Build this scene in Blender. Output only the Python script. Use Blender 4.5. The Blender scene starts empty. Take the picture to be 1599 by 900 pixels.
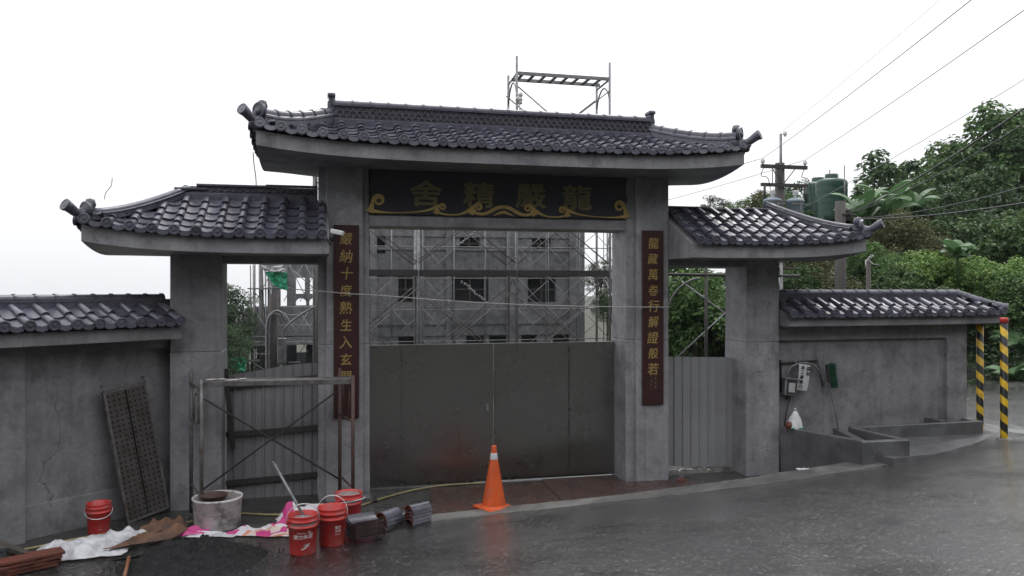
import bpy, math, random
from mathutils import Vector, Matrix, noise
SC = bpy.context.scene
COL = SC.collection
PI = math.pi
R = math.radians
V = Vector
rnd = random.Random(11)

# ------------------------------------------------------------------ camera, sky, sun, exposure
EYE = 2.63
cd = bpy.data.cameras.new('camera'); cam = bpy.data.objects.new('camera', cd); COL.objects.link(cam)
cam.location = (0, 0, EYE); cam.rotation_euler = (R(90), 0, R(-13.6))
cd.sensor_width = 36; cd.lens = 36 * 1255 / 1599; cd.clip_start = 0.05; cd.clip_end = 1500
SC.camera = cam
SUN_EL, SUN_AZ = 58, 28            # azimuth measured from +Y (behind the gate) towards +X
w = bpy.data.worlds.new('World'); SC.world = w; w.use_nodes = True
nt = w.node_tree; nt.nodes.clear()
sky = nt.nodes.new('ShaderNodeTexSky'); sky.sky_type = 'NISHITA'; sky.sun_disc = False
sky.sun_elevation = R(SUN_EL); sky.sun_rotation = R(SUN_AZ); sky.air_density = 1.2; sky.dust_density = 4
hs = nt.nodes.new('ShaderNodeHueSaturation'); hs.inputs['Saturation'].default_value = 0.25
mx = nt.nodes.new('ShaderNodeMix'); mx.data_type = 'RGBA'; mx.inputs[0].default_value = 0.86
mx.inputs[7].default_value = (8.3, 8.42, 8.75, 1)          # the closed rain cloud
bg = nt.nodes.new('ShaderNodeBackground'); bg.inputs['Strength'].default_value = 0.12
wo = nt.nodes.new('ShaderNodeOutputWorld')
wt = nt.nodes.new('ShaderNodeTexCoord'); wsx = nt.nodes.new('ShaderNodeSeparateXYZ'); wmr = nt.nodes.new('ShaderNodeMapRange')
wmr.inputs[1].default_value = 0; wmr.inputs[2].default_value = 1; wmr.inputs[3].default_value = .6; wmr.inputs[4].default_value = 1.2
wn = nt.nodes.new('ShaderNodeTexNoise'); wn.inputs['Scale'].default_value = 1.6; wn.inputs['Detail'].default_value = 4
wm2 = nt.nodes.new('ShaderNodeMath'); wm2.operation = 'MULTIPLY_ADD'; wm2.inputs[1].default_value = .16; wm2.inputs[2].default_value = -.08
wad = nt.nodes.new('ShaderNodeMath'); wad.operation = 'ADD'
wvm = nt.nodes.new('ShaderNodeVectorMath'); wvm.operation = 'SCALE'; wvm.inputs[0].default_value = (8.3, 8.42, 8.75)
nt.links.new(wt.outputs['Generated'], wsx.inputs[0]); nt.links.new(wsx.outputs['Z'], wmr.inputs[0]); nt.links.new(wt.outputs['Generated'], wn.inputs[0])
nt.links.new(wn.outputs['Fac'], wm2.inputs[0]); nt.links.new(wm2.outputs[0], wad.inputs[0]); nt.links.new(wmr.outputs[0], wad.inputs[1])
nt.links.new(wad.outputs[0], wvm.inputs['Scale']); nt.links.new(wvm.outputs[0], mx.inputs[7])
nt.links.new(sky.outputs[0], hs.inputs['Color']); nt.links.new(hs.outputs[0], mx.inputs[6])
nt.links.new(mx.outputs[2], bg.inputs[0]); nt.links.new(bg.outputs[0], wo.inputs[0])
ld = bpy.data.lights.new('sun', 'SUN'); ld.energy = 0.6; ld.angle = R(22); ld.color = (1, 0.97, 0.93)
sun = bpy.data.objects.new('sun', ld); COL.objects.link(sun)
sd = V((math.sin(R(SUN_AZ)) * math.cos(R(SUN_EL)), math.cos(R(SUN_AZ)) * math.cos(R(SUN_EL)), math.sin(R(SUN_EL))))
sun.rotation_euler = sd.to_track_quat('Z', 'Y').to_euler(); sun.location = sd * 60
vs = SC.view_settings; vs.view_transform = 'Standard'; vs.look = 'None'; vs.exposure = 0.76; vs.gamma = 1
SC.cycles.max_bounces = 6; SC.cycles.volume_bounces = 1; SC.cycles.caustics_reflective = False; SC.cycles.caustics_refractive = False

# ------------------------------------------------------------------ helpers
class MB:
    """collects shapes; build() links them as one mesh object"""
    def __init__(s): s.v = []; s.f = []; s.sm = []; s.mi = []
    def add(s, vs, fs, smooth=False, mi=0, M=None):
        b = len(s.v)
        s.v.extend([M @ V(p) for p in vs] if M is not None else [V(p) for p in vs])
        for f in fs:
            s.f.append([b + i for i in f]); s.sm.append(smooth); s.mi.append(mi)
        return s
    def merge(s, o, M=None):
        b = len(s.v); s.v.extend([M @ p for p in o.v] if M is not None else o.v)
        s.f.extend([[b + i for i in f] for f in o.f]); s.sm += o.sm; s.mi += o.mi
        return s
    def box(s, x0, x1, y0, y1, z0, z1, M=None, mi=0, bev=0.0):
        if bev:
            b = bev
            vs, idx = [], {}
            for cx, X, sx in ((0, x0, 1), (1, x1, -1)):
                for cy, Y, sy in ((0, y0, 1), (1, y1, -1)):
                    for cz, Z, sz in ((0, z0, 1), (1, z1, -1)):
                        for ax in range(3):
                            p = [X + sx * b, Y + sy * b, Z + sz * b]; p[ax] = (X, Y, Z)[ax]
                            idx[cx, cy, cz, ax] = len(vs); vs.append(p)
            fs = []
            for ax in range(3):
                for d in (0, 1):
                    o = [a for a in range(3) if a != ax]; q = []
                    for u, w_ in ((0, 0), (1, 0), (1, 1), (0, 1)):
                        k = [0, 0, 0]; k[ax] = d; k[o[0]] = u; k[o[1]] = w_
                        q.append(idx[k[0], k[1], k[2], ax])
                    fs.append(q if (d == 1) == (ax != 1) else q[::-1])
            for ax in range(3):                       # edges parallel to ax
                o = [a for a in range(3) if a != ax]
                for u in (0, 1):
                    for w_ in (0, 1):
                        k0 = [0, 0, 0]; k0[o[0]] = u; k0[o[1]] = w_; k1 = list(k0); k1[ax] = 1
                        q = [idx[(*k0, o[0])], idx[(*k1, o[0])], idx[(*k1, o[1])], idx[(*k0, o[1])]]
                        fs.append(q if (u == w_) == (ax != 1) else q[::-1])
            for cx in (0, 1):
                for cy in (0, 1):
                    for cz in (0, 1):
                        t = [idx[cx, cy, cz, 0], idx[cx, cy, cz, 1], idx[cx, cy, cz, 2]]
                        fs.append(t if (cx + cy + cz) % 2 else t[::-1])
            return s.add(vs, fs, False, mi, M)
        vs = [(x0, y0, z0), (x1, y0, z0), (x1, y1, z0), (x0, y1, z0), (x0, y0, z1), (x1, y0, z1), (x1, y1, z1), (x0, y1, z1)]
        return s.add(vs, [(3, 2, 1, 0), (4, 5, 6, 7), (0, 1, 5, 4), (1, 2, 6, 5), (2, 3, 7, 6), (3, 0, 4, 7)], False, mi, M)
    def path(s, pts, r, n=8, caps=True, mi=0, smooth=True):
        pts = [V(p) for p in pts]; m = len(pts)
        rr = r if isinstance(r, (list, tuple)) else [r] * m
        b = len(s.v); up = None
        for i, p in enumerate(pts):
            d = (pts[min(i + 1, m - 1)] - pts[max(i - 1, 0)])
            d = d.normalized() if d.length > 1e-9 else V((0, 0, 1))
            if up is None: up = V((0, 0, 1)) if abs(d.z) < .9 else V((1, 0, 0))
            a = d.cross(up)
            if a.length < 1e-5: a = d.cross(V((1, .3, 0)))
            a.normalize(); c = a.cross(d).normalized(); up = c
            for k in range(n):
                t = 2 * PI * k / n
                s.v.append(p + (a * math.cos(t) + c * math.sin(t)) * rr[i])
        for i in range(m - 1):
            for k in range(n):
                s.f.append([b + i * n + k, b + i * n + (k + 1) % n, b + (i + 1) * n + (k + 1) % n, b + (i + 1) * n + k]); s.sm.append(smooth); s.mi.append(mi)
        if caps:
            s.f.append([b + k for k in range(n)][::-1]); s.sm.append(False); s.mi.append(mi)
            s.f.append([b + (m - 1) * n + k for k in range(n)]); s.sm.append(False); s.mi.append(mi)
        return s
    def lathe(s, prof, n=24, c=(0, 0, 0), M=None, mi=0, smooth=True):
        vs, fs = [], []
        for r, z in prof:
            for k in range(n):
                a = 2 * PI * k / n; vs.append((c[0] + r * math.cos(a), c[1] + r * math.sin(a), c[2] + z))
        for i in range(len(prof) - 1):
            for k in range(n):
                fs.append((i * n + k, i * n + (k + 1) % n, (i + 1) * n + (k + 1) % n, (i + 1) * n + k))
        return s.add(vs, fs, smooth, mi, M)
    def disc(s, c, r, n=16, M=None, mi=0):
        return s.add([(c[0] + r * math.cos(2 * PI * k / n), c[1] + r * math.sin(2 * PI * k / n), c[2]) for k in range(n)], [list(range(n))], False, mi, M)
    def prism(s, poly, z0, z1, M=None, mi=0):
        n = len(poly)
        vs = [(x, y, z0) for x, y in poly] + [(x, y, z1) for x, y in poly]
        fs = [list(range(n))[::-1], list(range(n, 2 * n))] + [(i, (i + 1) % n, n + (i + 1) % n, n + i) for i in range(n)]
        return s.add(vs, fs, False, mi, M)
    def grid(s, fn, nu, nv, smooth=True, mi=0):
        b = len(s.v)
        for i in range(nu + 1):
            for j in range(nv + 1): s.v.append(V(fn(i / nu, j / nv)))
        for i in range(nu):
            for j in range(nv):
                a = b + i * (nv + 1) + j
                s.f.append([a, a + nv + 1, a + nv + 2, a + 1]); s.sm.append(smooth); s.mi.append(mi)
        return s
    def mesh(s, name, mats, off=V((0, 0, 0))):
        me = bpy.data.meshes.new(name)
        me.from_pydata([tuple(p - off) for p in s.v], [], s.f)
        me.polygons.foreach_set('use_smooth', s.sm)
        for m in (mats if isinstance(mats, (list, tuple)) else [mats]): me.materials.append(m)
        if any(s.mi): me.polygons.foreach_set('material_index', s.mi)
        me.update(); return me

WL = {}                                     # world location of everything built in world coordinates
def wl(o): return WL.get(o.name, V((0, 0, 0))) if o else V((0, 0, 0))
def props(o, label=None, cat=None, group=None, kind=None):
    if label: o['label'] = label
    if cat: o['category'] = cat
    if group: o['group'] = group
    if kind: o['kind'] = kind
    return o
def obj(name, mb, mats, parent=None, origin=None, local=False, **kw):
    base = V((0, 0, 0)) if local else (wl(parent) if parent else V(origin or (0, 0, 0)))
    o = bpy.data.objects.new(name, mb.mesh(name, mats, base)); COL.objects.link(o)
    if parent: o.parent = parent
    elif not local: o.location = base
    WL[o.name] = base
    return props(o, **kw)
def thing(name, label, cat, loc=(0, 0, 0), rz=0, group=None):
    o = bpy.data.objects.new(name, None); COL.objects.link(o); o.empty_display_size = .2
    o.location = loc; o.rotation_euler = (0, 0, rz); WL[o.name] = V(loc)
    return props(o, label, cat, group)
def inst(name, me, M, parent):
    o = bpy.data.objects.new(name, me); COL.objects.link(o); o.parent = parent
    o.matrix_basis = Matrix.Translation(-wl(parent)) @ M
    WL[o.name] = M.translation.copy()
    return o
def dup(o, loc=None, rz=None, parent=None, label=None):
    c = o.copy(); COL.objects.link(c)
    if parent: c.parent = parent
    for ch in o.children: dup(ch, parent=c)
    if loc is not None: c.location = loc; WL[c.name] = V(loc)
    if rz is not None: c.rotation_euler = (0, 0, rz)
    if label: c['label'] = label
    return c
def frame(o, ex, ey, ez):
    return Matrix(((ex.x, ey.x, ez.x, o.x), (ex.y, ey.y, ez.y, o.y), (ex.z, ey.z, ez.z, o.z), (0, 0, 0, 1)))
def smooth(a, b, x):
    t = max(0, min(1, (x - a) / (b - a))); return t * t * (3 - 2 * t)
def lerp(a, b, t): return a + (b - a) * t
def fbm(p, o=4): return noise.fractal(V(p), 1.0, 2.0, o)

# ------------------------------------------------------------------ materials
def mat(name, c0, c1=None, scale=3, rough=.6, rough2=None, bump=.15, bscale=40, metal=0, c2=None, s2=14, stretch=(1, 1, 1), detail=6, spec=.5, lo=.35, hi=.65, f2=.5):
    m = bpy.data.materials.new(name); m.use_nodes = True; t = m.node_tree; N = t.nodes; L = t.links
    p = N['Principled BSDF']; p.inputs['Roughness'].default_value = rough; p.inputs['Metallic'].default_value = metal
    p.inputs['Specular IOR Level'].default_value = spec
    c1 = c1 or c0
    tc = N.new('ShaderNodeTexCoord'); mp = N.new('ShaderNodeMapping'); mp.inputs['Scale'].default_value = stretch
    geo = N.new('ShaderNodeNewGeometry')
    L.new(tc.outputs['Object'], mp.inputs[0])
    n1 = N.new('ShaderNodeTexNoise'); n1.inputs['Scale'].default_value = scale; n1.inputs['Detail'].default_value = detail; n1.inputs['Roughness'].default_value = .6
    L.new(mp.outputs[0], n1.inputs[0])
    rp = N.new('ShaderNodeValToRGB'); rp.color_ramp.elements[0].position = lo; rp.color_ramp.elements[1].position = hi
    rp.color_ramp.elements[0].color = (*c0, 1); rp.color_ramp.elements[1].color = (*c1, 1)
    L.new(n1.outputs['Fac'], rp.inputs[0]); out = rp.outputs[0]
    if c2:
        n2 = N.new('ShaderNodeTexNoise'); n2.inputs['Scale'].default_value = s2; n2.inputs['Detail'].default_value = 8; n2.inputs['Roughness'].default_value = .65
        L.new(mp.outputs[0], n2.inputs[0])
        r2 = N.new('ShaderNodeValToRGB'); r2.color_ramp.elements[0].position = .5; r2.color_ramp.elements[1].position = .68
        r2.color_ramp.elements[0].color = (0, 0, 0, 1); r2.color_ramp.elements[1].color = (f2,) * 3 + (1,)
        L.new(n2.outputs['Fac'], r2.inputs[0])
        mx = N.new('ShaderNodeMix'); mx.data_type = 'RGBA'; mx.inputs[7].default_value = (*c2, 1)
        L.new(r2.outputs[0], mx.inputs[0]); L.new(out, mx.inputs[6]); out = mx.outputs[2]
    L.new(out, p.inputs['Base Color'])
    if rough2 is not None:
        mr = N.new('ShaderNodeMapRange'); mr.inputs[1].default_value = .35; mr.inputs[2].default_value = .65
        mr.inputs[3].default_value = rough; mr.inputs[4].default_value = rough2
        L.new(n1.outputs['Fac'], mr.inputs[0]); L.new(mr.outputs[0], p.inputs['Roughness'])
    if bump:
        n3 = N.new('ShaderNodeTexNoise'); n3.inputs['Scale'].default_value = bscale; n3.inputs['Detail'].default_value = 5
        L.new(mp.outputs[0], n3.inputs[0])
        b = N.new('ShaderNodeBump'); b.inputs['Strength'].default_value = bump; b.inputs['Distance'].default_value = .02
        L.new(n3.outputs['Fac'], b.inputs['Height']); L.new(b.outputs[0], p.inputs['Normal'])
    return m
def simple(name, c, rough=.5, metal=0, spec=.5): return mat(name, c, tuple(x * .82 for x in c), 6, rough, None, .05, 60, metal, spec=spec)

M = {}
ANI = 0.0
def concrete(name, a, b, c, spec=.5, rough=.62):
    """cast concrete skimmed by hand: cloudy tone, streaks run down by rain, trowel marks, hairlines"""
    m = mat(name, a, b, 2.1, rough, .42, .10, 90, c2=c, s2=3.4, f2=.9, spec=spec, lo=.4, hi=.6)
    t = m.node_tree; N = t.nodes; L = t.links; p = N['Principled BSDF']
    src = p.inputs['Base Color'].links[0].from_socket
    tc = N['Texture Coordinate']
    mp = N.new('ShaderNodeMapping'); mp.inputs['Scale'].default_value = (3.2, 3.2, .5)
    L.new(tc.outputs['Object'], mp.inputs[0])
    n = N.new('ShaderNodeTexNoise'); n.inputs['Scale'].default_value = 1.6; n.inputs['Detail'].default_value = 7
    L.new(mp.outputs[0], n.inputs[0])
    r = N.new('ShaderNodeValToRGB'); r.color_ramp.elements[0].position = .36; r.color_ramp.elements[1].position = .6
    r.color_ramp.elements[0].color = (.62, .62, .64, 1); r.color_ramp.elements[1].color = (1, 1, 1, 1)
    L.new(n.outputs['Fac'], r.inputs[0])
    mx = N.new('ShaderNodeMix'); mx.data_type = 'RGBA'; mx.blend_type = 'MULTIPLY'; mx.inputs[0].default_value = .42
    L.new(src, mx.inputs[6]); L.new(r.outputs[0], mx.inputs[7])
    n4 = N.new('ShaderNodeTexNoise'); n4.inputs['Scale'].default_value = 23; n4.inputs['Detail'].default_value = 9; n4.inputs['Roughness'].default_value = .7
    L.new(tc.outputs['Object'], n4.inputs[0])
    r4 = N.new('ShaderNodeValToRGB'); r4.color_ramp.elements[0].position = .3; r4.color_ramp.elements[1].position = .7
    r4.color_ramp.elements[0].color = (.8, .8, .8, 1); r4.color_ramp.elements[1].color = (1.12, 1.12, 1.12, 1)
    L.new(n4.outputs['Fac'], r4.inputs[0])
    m4 = N.new('ShaderNodeMix'); m4.data_type = 'RGBA'; m4.blend_type = 'MULTIPLY'; m4.inputs[0].default_value = 1
    L.new(mx.outputs[2], m4.inputs[6]); L.new(r4.outputs[0], m4.inputs[7])
    # drip streaks and a few hairline cracks
    m5 = N.new('ShaderNodeMapping'); m5.inputs['Scale'].default_value = (15, 15, .38); L.new(tc.outputs['Object'], m5.inputs[0])
    n5 = N.new('ShaderNodeTexNoise'); n5.inputs['Scale'].default_value = 1; n5.inputs['Detail'].default_value = 4; L.new(m5.outputs[0], n5.inputs[0])
    r5 = N.new('ShaderNodeValToRGB'); r5.color_ramp.elements[0].position = .56; r5.color_ramp.elements[1].position = .7
    r5.color_ramp.elements[0].color = (1, 1, 1, 1); r5.color_ramp.elements[1].color = (.66, .66, .67, 1); L.new(n5.outputs['Fac'], r5.inputs[0])
    x5 = N.new('ShaderNodeMix'); x5.data_type = 'RGBA'; x5.blend_type = 'MULTIPLY'; x5.inputs[0].default_value = .4
    L.new(m4.outputs[2], x5.inputs[6]); L.new(r5.outputs[0], x5.inputs[7])
    nd = N.new('ShaderNodeTexNoise'); nd.inputs['Scale'].default_value = 2.5; nd.inputs['Detail'].default_value = 6; L.new(tc.outputs['Object'], nd.inputs[0])
    ad = N.new('ShaderNodeMix'); ad.data_type = 'RGBA'; ad.blend_type = 'LINEAR_LIGHT'; ad.inputs[0].default_value = .35; L.new(tc.outputs['Object'], ad.inputs[6]); L.new(nd.outputs['Color'], ad.inputs[7])
    vo = N.new('ShaderNodeTexVoronoi'); vo.feature = 'DISTANCE_TO_EDGE'; vo.inputs['Scale'].default_value = .75; L.new(ad.outputs[2], vo.inputs[0])
    ck = N.new('ShaderNodeMapRange'); ck.inputs[1].default_value = .001; ck.inputs[2].default_value = .006; ck.inputs[3].default_value = .5; ck.inputs[4].default_value = 1; L.new(vo.outputs['Distance'], ck.inputs[0])
    mk = N.new('ShaderNodeMapRange'); mk.inputs[1].default_value = .5; mk.inputs[2].default_value = .6; L.new(n.outputs['Fac'], mk.inputs[0])
    x6 = N.new('ShaderNodeMix'); x6.data_type = 'RGBA'; x6.blend_type = 'MULTIPLY'; L.new(mk.outputs[0], x6.inputs[0]); L.new(x5.outputs[2], x6.inputs[6]); L.new(ck.outputs[0], x6.inputs[7])
    L.new(x6.outputs[2], p.inputs['Base Color'])
    return m
M['conc'] = concrete('cast_concrete', (.275, .271, .288), (.36, .355, .372), (.185, .182, .196))
M['conc_wall'] = concrete('wall_concrete', (.225, .221, .232), (.3, .295, .308), (.15, .147, .158))
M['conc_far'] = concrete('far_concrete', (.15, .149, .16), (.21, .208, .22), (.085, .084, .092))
M['conc_wet'] = concrete('wet_concrete', (.11, .11, .112), (.15, .15, .152), (.07, .07, .072), rough=.35)
M['kerb'] = concrete('kerb_concrete', (.13, .127, .12), (.21, .205, .19), (.07, .069, .066), rough=.4)
M['slab'] = mat('forecourt_slab', (.04, .039, .038), (.07, .069, .067), 2.2, .16, .5, .12, 60, c2=(.035, .034, .033), s2=5)
M['tile'] = mat('glazed_tile', (.07, .069, .094), (.105, .104, .135), 9, .26, .17, .06, 35, c2=(.04, .038, .048), s2=22, f2=.6, spec=.6)
M['tile_cut'] = mat('terracotta', (.19, .055, .032), (.12, .04, .028), 12, .6, None, .15, 50)
M['tile_edge'] = mat('unglazed_edge', (.06, .03, .026), (.035, .024, .025), 7, .6, None, .15, 50)
M['lattice'] = mat('lattice_tile', (.06, .058, .075), (.1, .097, .115), 20, .35, None, .1, 60)
M['steel'] = mat('brushed_steel', (.3, .29, .283), (.35, .34, .332), 1.1, .24, .33, .01, 140, metal=1, lo=.25, hi=.75)
M['steel'].node_tree.nodes['Principled BSDF'].inputs['Anisotropic'].default_value = .75
M['steel'].node_tree.nodes['Principled BSDF'].inputs['Anisotropic Rotation'].default_value = ANI
M['galv'] = mat('galvanised', (.3, .3, .31), (.18, .18, .185), 14, .45, .6, .1, 70, metal=.6)
M['tube'] = mat('scaffold_tube', (.2, .195, .195), (.11, .1, .095), 9, .5, .65, .15, 70, metal=.5, c2=(.12, .07, .05), s2=18)
M['tube_dark'] = mat('dark_tube', (.07, .068, .068), (.045, .042, .04), 9, .5, .65, .1, 70, metal=.3, c2=(.09, .05, .035), s2=16)
M['deck_dark'] = mat('stained_deck_board', (.022, .021, .022), (.035, .033, .033), 6, .7, None, .2, 40)
M['rust_tube'] = mat('rusty_tube', (.11, .06, .05), (.06, .04, .035), 10, .6, None, .2, 70, metal=.2)
M['rust'] = mat('rusty_plate', (.095, .049, .041), (.058, .036, .033), 3.5, .14, .4, .1, 45, c2=(.028, .022, .022), s2=4, f2=.85)
M['panel'] = mat('corrugated_steel', (.3, .3, .315), (.37, .37, .385), 1.5, .4, .5, .05, 60, metal=.1, c2=(.22, .215, .22), s2=3)
M['panel_dark'] = mat('weathered_corrugated', (.25, .246, .262), (.3, .295, .312), 1.5, .45, .5, .05, 60, metal=.1, c2=(.12, .117, .122), s2=3)
M['sign_black'] = mat('sign_lacquer', (.017, .016, .027), (.024, .022, .035), 5, .42, None, .05, 40)
M['gold'] = mat('gold_paint', (.42, .29, .095), (.5, .355, .13), 9, .4, None, .12, 60, metal=.25)
M['gold_dull'] = mat('dull_gold', (.16, .135, .065), (.21, .175, .085), 9, .45, None, .12, 60, metal=.15)  # darker gold for the board characters and small inscriptions
M['gold_faint'] = mat('faded_scroll_paint', (.042, .039, .036), (.05, .046, .042), 9, .55, None, .05, 60)
M['couplet'] = mat('red_lacquer', (.034, .0095, .0105), (.05, .0125, .0135), 4, .42, None, .05, 40, c2=(.028, .01, .012), s2=6)
M['orange'] = mat('cone_orange', (.72, .115, .022), (.62, .09, .02), 5, .42, None, .05, 40, c2=(.32, .13, .08), s2=8, f2=.5)
M['white'] = simple('white_plastic', (.72, .72, .72), .4)
M['paper'] = mat('wet_paper', (.66, .66, .66), (.55, .55, .56), 8, .5, None, .05, 30)
M['ink'] = simple('ink', (.02, .02, .022), .5)
M['red'] = mat('bucket_red', (.6, .045, .04), (.5, .038, .036), 6, .32, None, .05, 40, c2=(.3, .19, .17), s2=7, f2=.55)
M['red_label'] = mat('worn_label', (.7, .66, .66), (.55, .4, .4), 30, .5, None, 0, 40)
M['cement_skin'] = mat('dried_cement', (.17, .15, .145), (.28, .25, .24), 10, .7, None, .3, 40)
M['tub'] = mat('mortar_splashed_plastic', (.74, .72, .72), (.6, .57, .56), 6, .4, None, .1, 40, c2=(.12, .09, .08), s2=5, f2=.95)
M['tarp'] = mat('white_tarp', (.68, .68, .7), (.58, .58, .6), 7, .5, None, .2, 25, c2=(.3, .3, .31), s2=6, f2=.7)
M['sack'] = mat('brown_sack', (.19, .095, .055), (.1, .058, .04), 6, .75, None, .3, 60, c2=(.05, .035, .03), s2=5)
M['sand'] = mat('wet_sand', (.012, .012, .0125), (.03, .03, .0305), 30, .9, None, .6, 130, spec=.25)
M['timber'] = mat('weathered_timber', (.17, .15, .125), (.1, .09, .078), 5, .7, None, .2, 50, stretch=(1, 8, 8))
M['handle_wood'] = mat('tool_wood', (.3, .13, .06), (.2, .085, .04), 8, .5, None, .15, 60)
M['hose'] = mat('yellow_hose', (.36, .3, .15), (.27, .225, .12), 8, .45, None, .05, 50)
M['pole'] = mat('utility_pole', (.05, .043, .04), (.085, .075, .07), 6, .75, None, .2, 40, stretch=(1, 1, .2))
M['transformer'] = mat('transformer_paint', (.19, .24, .28), (.24, .29, .33), 6, .45, None, .05, 40)
M['tank'] = mat('tank_green', (.01, .042, .029), (.016, .062, .04), 3, .35, None, .05, 30)
M['green_net'] = mat('green_net', (.02, .26, .13), (.035, .33, .18), 5, .6, None, .2, 60)
M['cable'] = simple('cable', (.03, .03, .032), .5)
M['wire_pale'] = simple('pale_wire', (.24, .24, .25), .5)
M['string'] = simple('string', (.62, .6, .58), .7)
M['broom'] = mat('green_bristles', (.012, .07, .04), (.02, .1, .055), 40, .6, None, .4, 120)
M['bluepole'] = simple('broom_handle', (.09, .09, .12), .35)
M['plate'] = simple('switch_face', (.5, .5, .5), .4)
M['bag'] = mat('bag_film', (.7, .7, .7), (.62, .62, .63), 14, .25, None, .3, 30)
M['bark'] = mat('bark', (.07, .058, .045), (.045, .037, .03), 8, .85, None, .4, 40, stretch=(1, 1, .3))
M['inner_shade'] = simple('shade_painted_walls', (.045, .045, .05), .8)  # near-black tone standing in for the shade inside openings

def vary(m, lo=.72, hi=1.28):
    t = m.node_tree; N = t.nodes; L = t.links; p = N['Principled BSDF']; src = p.inputs['Base Color'].links[0].from_socket
    oi = N.new('ShaderNodeObjectInfo'); mr = N.new('ShaderNodeMapRange'); mr.inputs[3].default_value = lo; mr.inputs[4].default_value = hi
    hv = N.new('ShaderNodeHueSaturation'); L.new(oi.outputs['Random'], mr.inputs[0]); L.new(mr.outputs[0], hv.inputs['Value']); L.new(src, hv.inputs['Color']); L.new(hv.outputs[0], p.inputs['Base Color'])
    mp = N.new('ShaderNodeMapRange'); mp.inputs[3].default_value = .2; mp.inputs[4].default_value = .4
    tc = N['Texture Coordinate']; a = N.new('ShaderNodeVectorMath'); a.operation = 'ADD'; L.new(tc.outputs['Object'], a.inputs[0]); L.new(oi.outputs['Location'], a.inputs[1])
    n = N.new('ShaderNodeTexNoise'); n.inputs['Scale'].default_value = 5; n.inputs['Detail'].default_value = 5; L.new(a.outputs[0], n.inputs[0]); mp.inputs[1].default_value = .35; mp.inputs[2].default_value = .7
    L.new(n.outputs['Fac'], mp.inputs[0]); L.new(mp.outputs[0], p.inputs['Roughness'])
vary(M['tile'])
def road_mat():
    m = bpy.data.materials.new('wet_asphalt'); m.use_nodes = True; t = m.node_tree; N = t.nodes; L = t.links
    p = N['Principled BSDF']; tc = N.new('ShaderNodeTexCoord')
    def nz(scale, det, st=(1, 1, 1), rg=.6):
        mp = N.new('ShaderNodeMapping'); mp.inputs['Scale'].default_value = st; mp.inputs['Rotation'].default_value = (0, 0, R(13))
        n = N.new('ShaderNodeTexNoise'); n.inputs['Scale'].default_value = scale; n.inputs['Detail'].default_value = det; n.inputs['Roughness'].default_value = rg
        L.new(tc.outputs['Object'], mp.inputs[0]); L.new(mp.outputs[0], n.inputs[0]); return n
    a = nz(1.1, 7); b = nz(46, 4); c = nz(2.4, 9, (.8, 2.0, 1), .72); d = nz(120, 2)
    r = N.new('ShaderNodeValToRGB'); e = r.color_ramp.elements; e[0].position = .32; e[1].position = .68
    e[0].color = (.015, .015, .016, 1); e[1].color = (.036, .0355, .035, 1); L.new(a.outputs['Fac'], r.inputs[0])
    r2 = N.new('ShaderNodeValToRGB'); e = r2.color_ramp.elements; e[0].position = .42; e[1].position = .72
    e[0].color = (.7, .7, .7, 1); e[1].color = (1.7, 1.7, 1.65, 1); L.new(d.outputs['Fac'], r2.inputs[0])
    mx = N.new('ShaderNodeMix'); mx.data_type = 'RGBA'; mx.blend_type = 'MULTIPLY'; mx.inputs[0].default_value = 1
    L.new(r.outputs[0], mx.inputs[6]); L.new(r2.outputs[0], mx.inputs[7]); L.new(mx.outputs[2], p.inputs['Base Color'])
    def rng(src, a0, a1, b0, b1):
        q = N.new('ShaderNodeMapRange'); q.inputs[1].default_value = a0; q.inputs[2].default_value = a1; q.inputs[3].default_value = b0; q.inputs[4].default_value = b1
        L.new(src, q.inputs[0]); return q.outputs[0]
    vo = N.new('ShaderNodeTexVoronoi'); vo.inputs['Scale'].default_value = 48; L.new(tc.outputs['Object'], vo.inputs[0])
    sv = N.new('ShaderNodeSeparateXYZ'); L.new(vo.outputs['Color'], sv.inputs[0])
    rs = N.new('ShaderNodeValToRGB'); e = rs.color_ramp.elements; e[0].position = .1; e[0].color = (.3, .3, .31, 1); e[1].position = .9; e[1].color = (1.5, 1.5, 1.48, 1); x = e.new(.97); x.color = (5.2, 5.1, 5, 1)
    L.new(sv.outputs['X'], rs.inputs[0]); m2 = N.new('ShaderNodeMix'); m2.data_type = 'RGBA'; m2.blend_type = 'MULTIPLY'; m2.inputs[0].default_value = 1
    L.new(mx.outputs[2], m2.inputs[6]); L.new(rs.outputs[0], m2.inputs[7]); L.new(m2.outputs[2], p.inputs['Base Color'])
    rip = nz(26, 6, (.8, 1.2, 1), .65); fine = nz(85, 4)
    h1 = N.new('ShaderNodeMath'); h1.operation = 'ADD'; L.new(rip.outputs['Fac'], h1.inputs[0]); L.new(fine.outputs['Fac'], h1.inputs[1])
    h2 = N.new('ShaderNodeMath'); h2.operation = 'MULTIPLY_ADD'; h2.inputs[1].default_value = -.8; L.new(vo.outputs['Distance'], h2.inputs[0]); L.new(h1.outputs[0], h2.inputs[2])
    pd = nz(.9, 5, (1, 1, 1), .55)                                   # where the water stands
    L.new(rng(pd.outputs['Fac'], .42, .64, .06, .24), p.inputs['Roughness'])
    bp = N.new('ShaderNodeBump'); bp.inputs['Distance'].default_value = .011; L.new(rng(pd.outputs['Fac'], .42, .64, .3, 1), bp.inputs['Strength'])
    L.new(h2.outputs[0], bp.inputs['Height']); L.new(bp.outputs[0], p.inputs['Normal'])
    p.inputs['Specular IOR Level'].default_value = .5
    bc = N.new('ShaderNodeBump'); bc.inputs['Distance'].default_value = .0075; bc.inputs['Strength'].default_value = 1; L.new(h1.outputs[0], bc.inputs['Height'])
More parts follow.
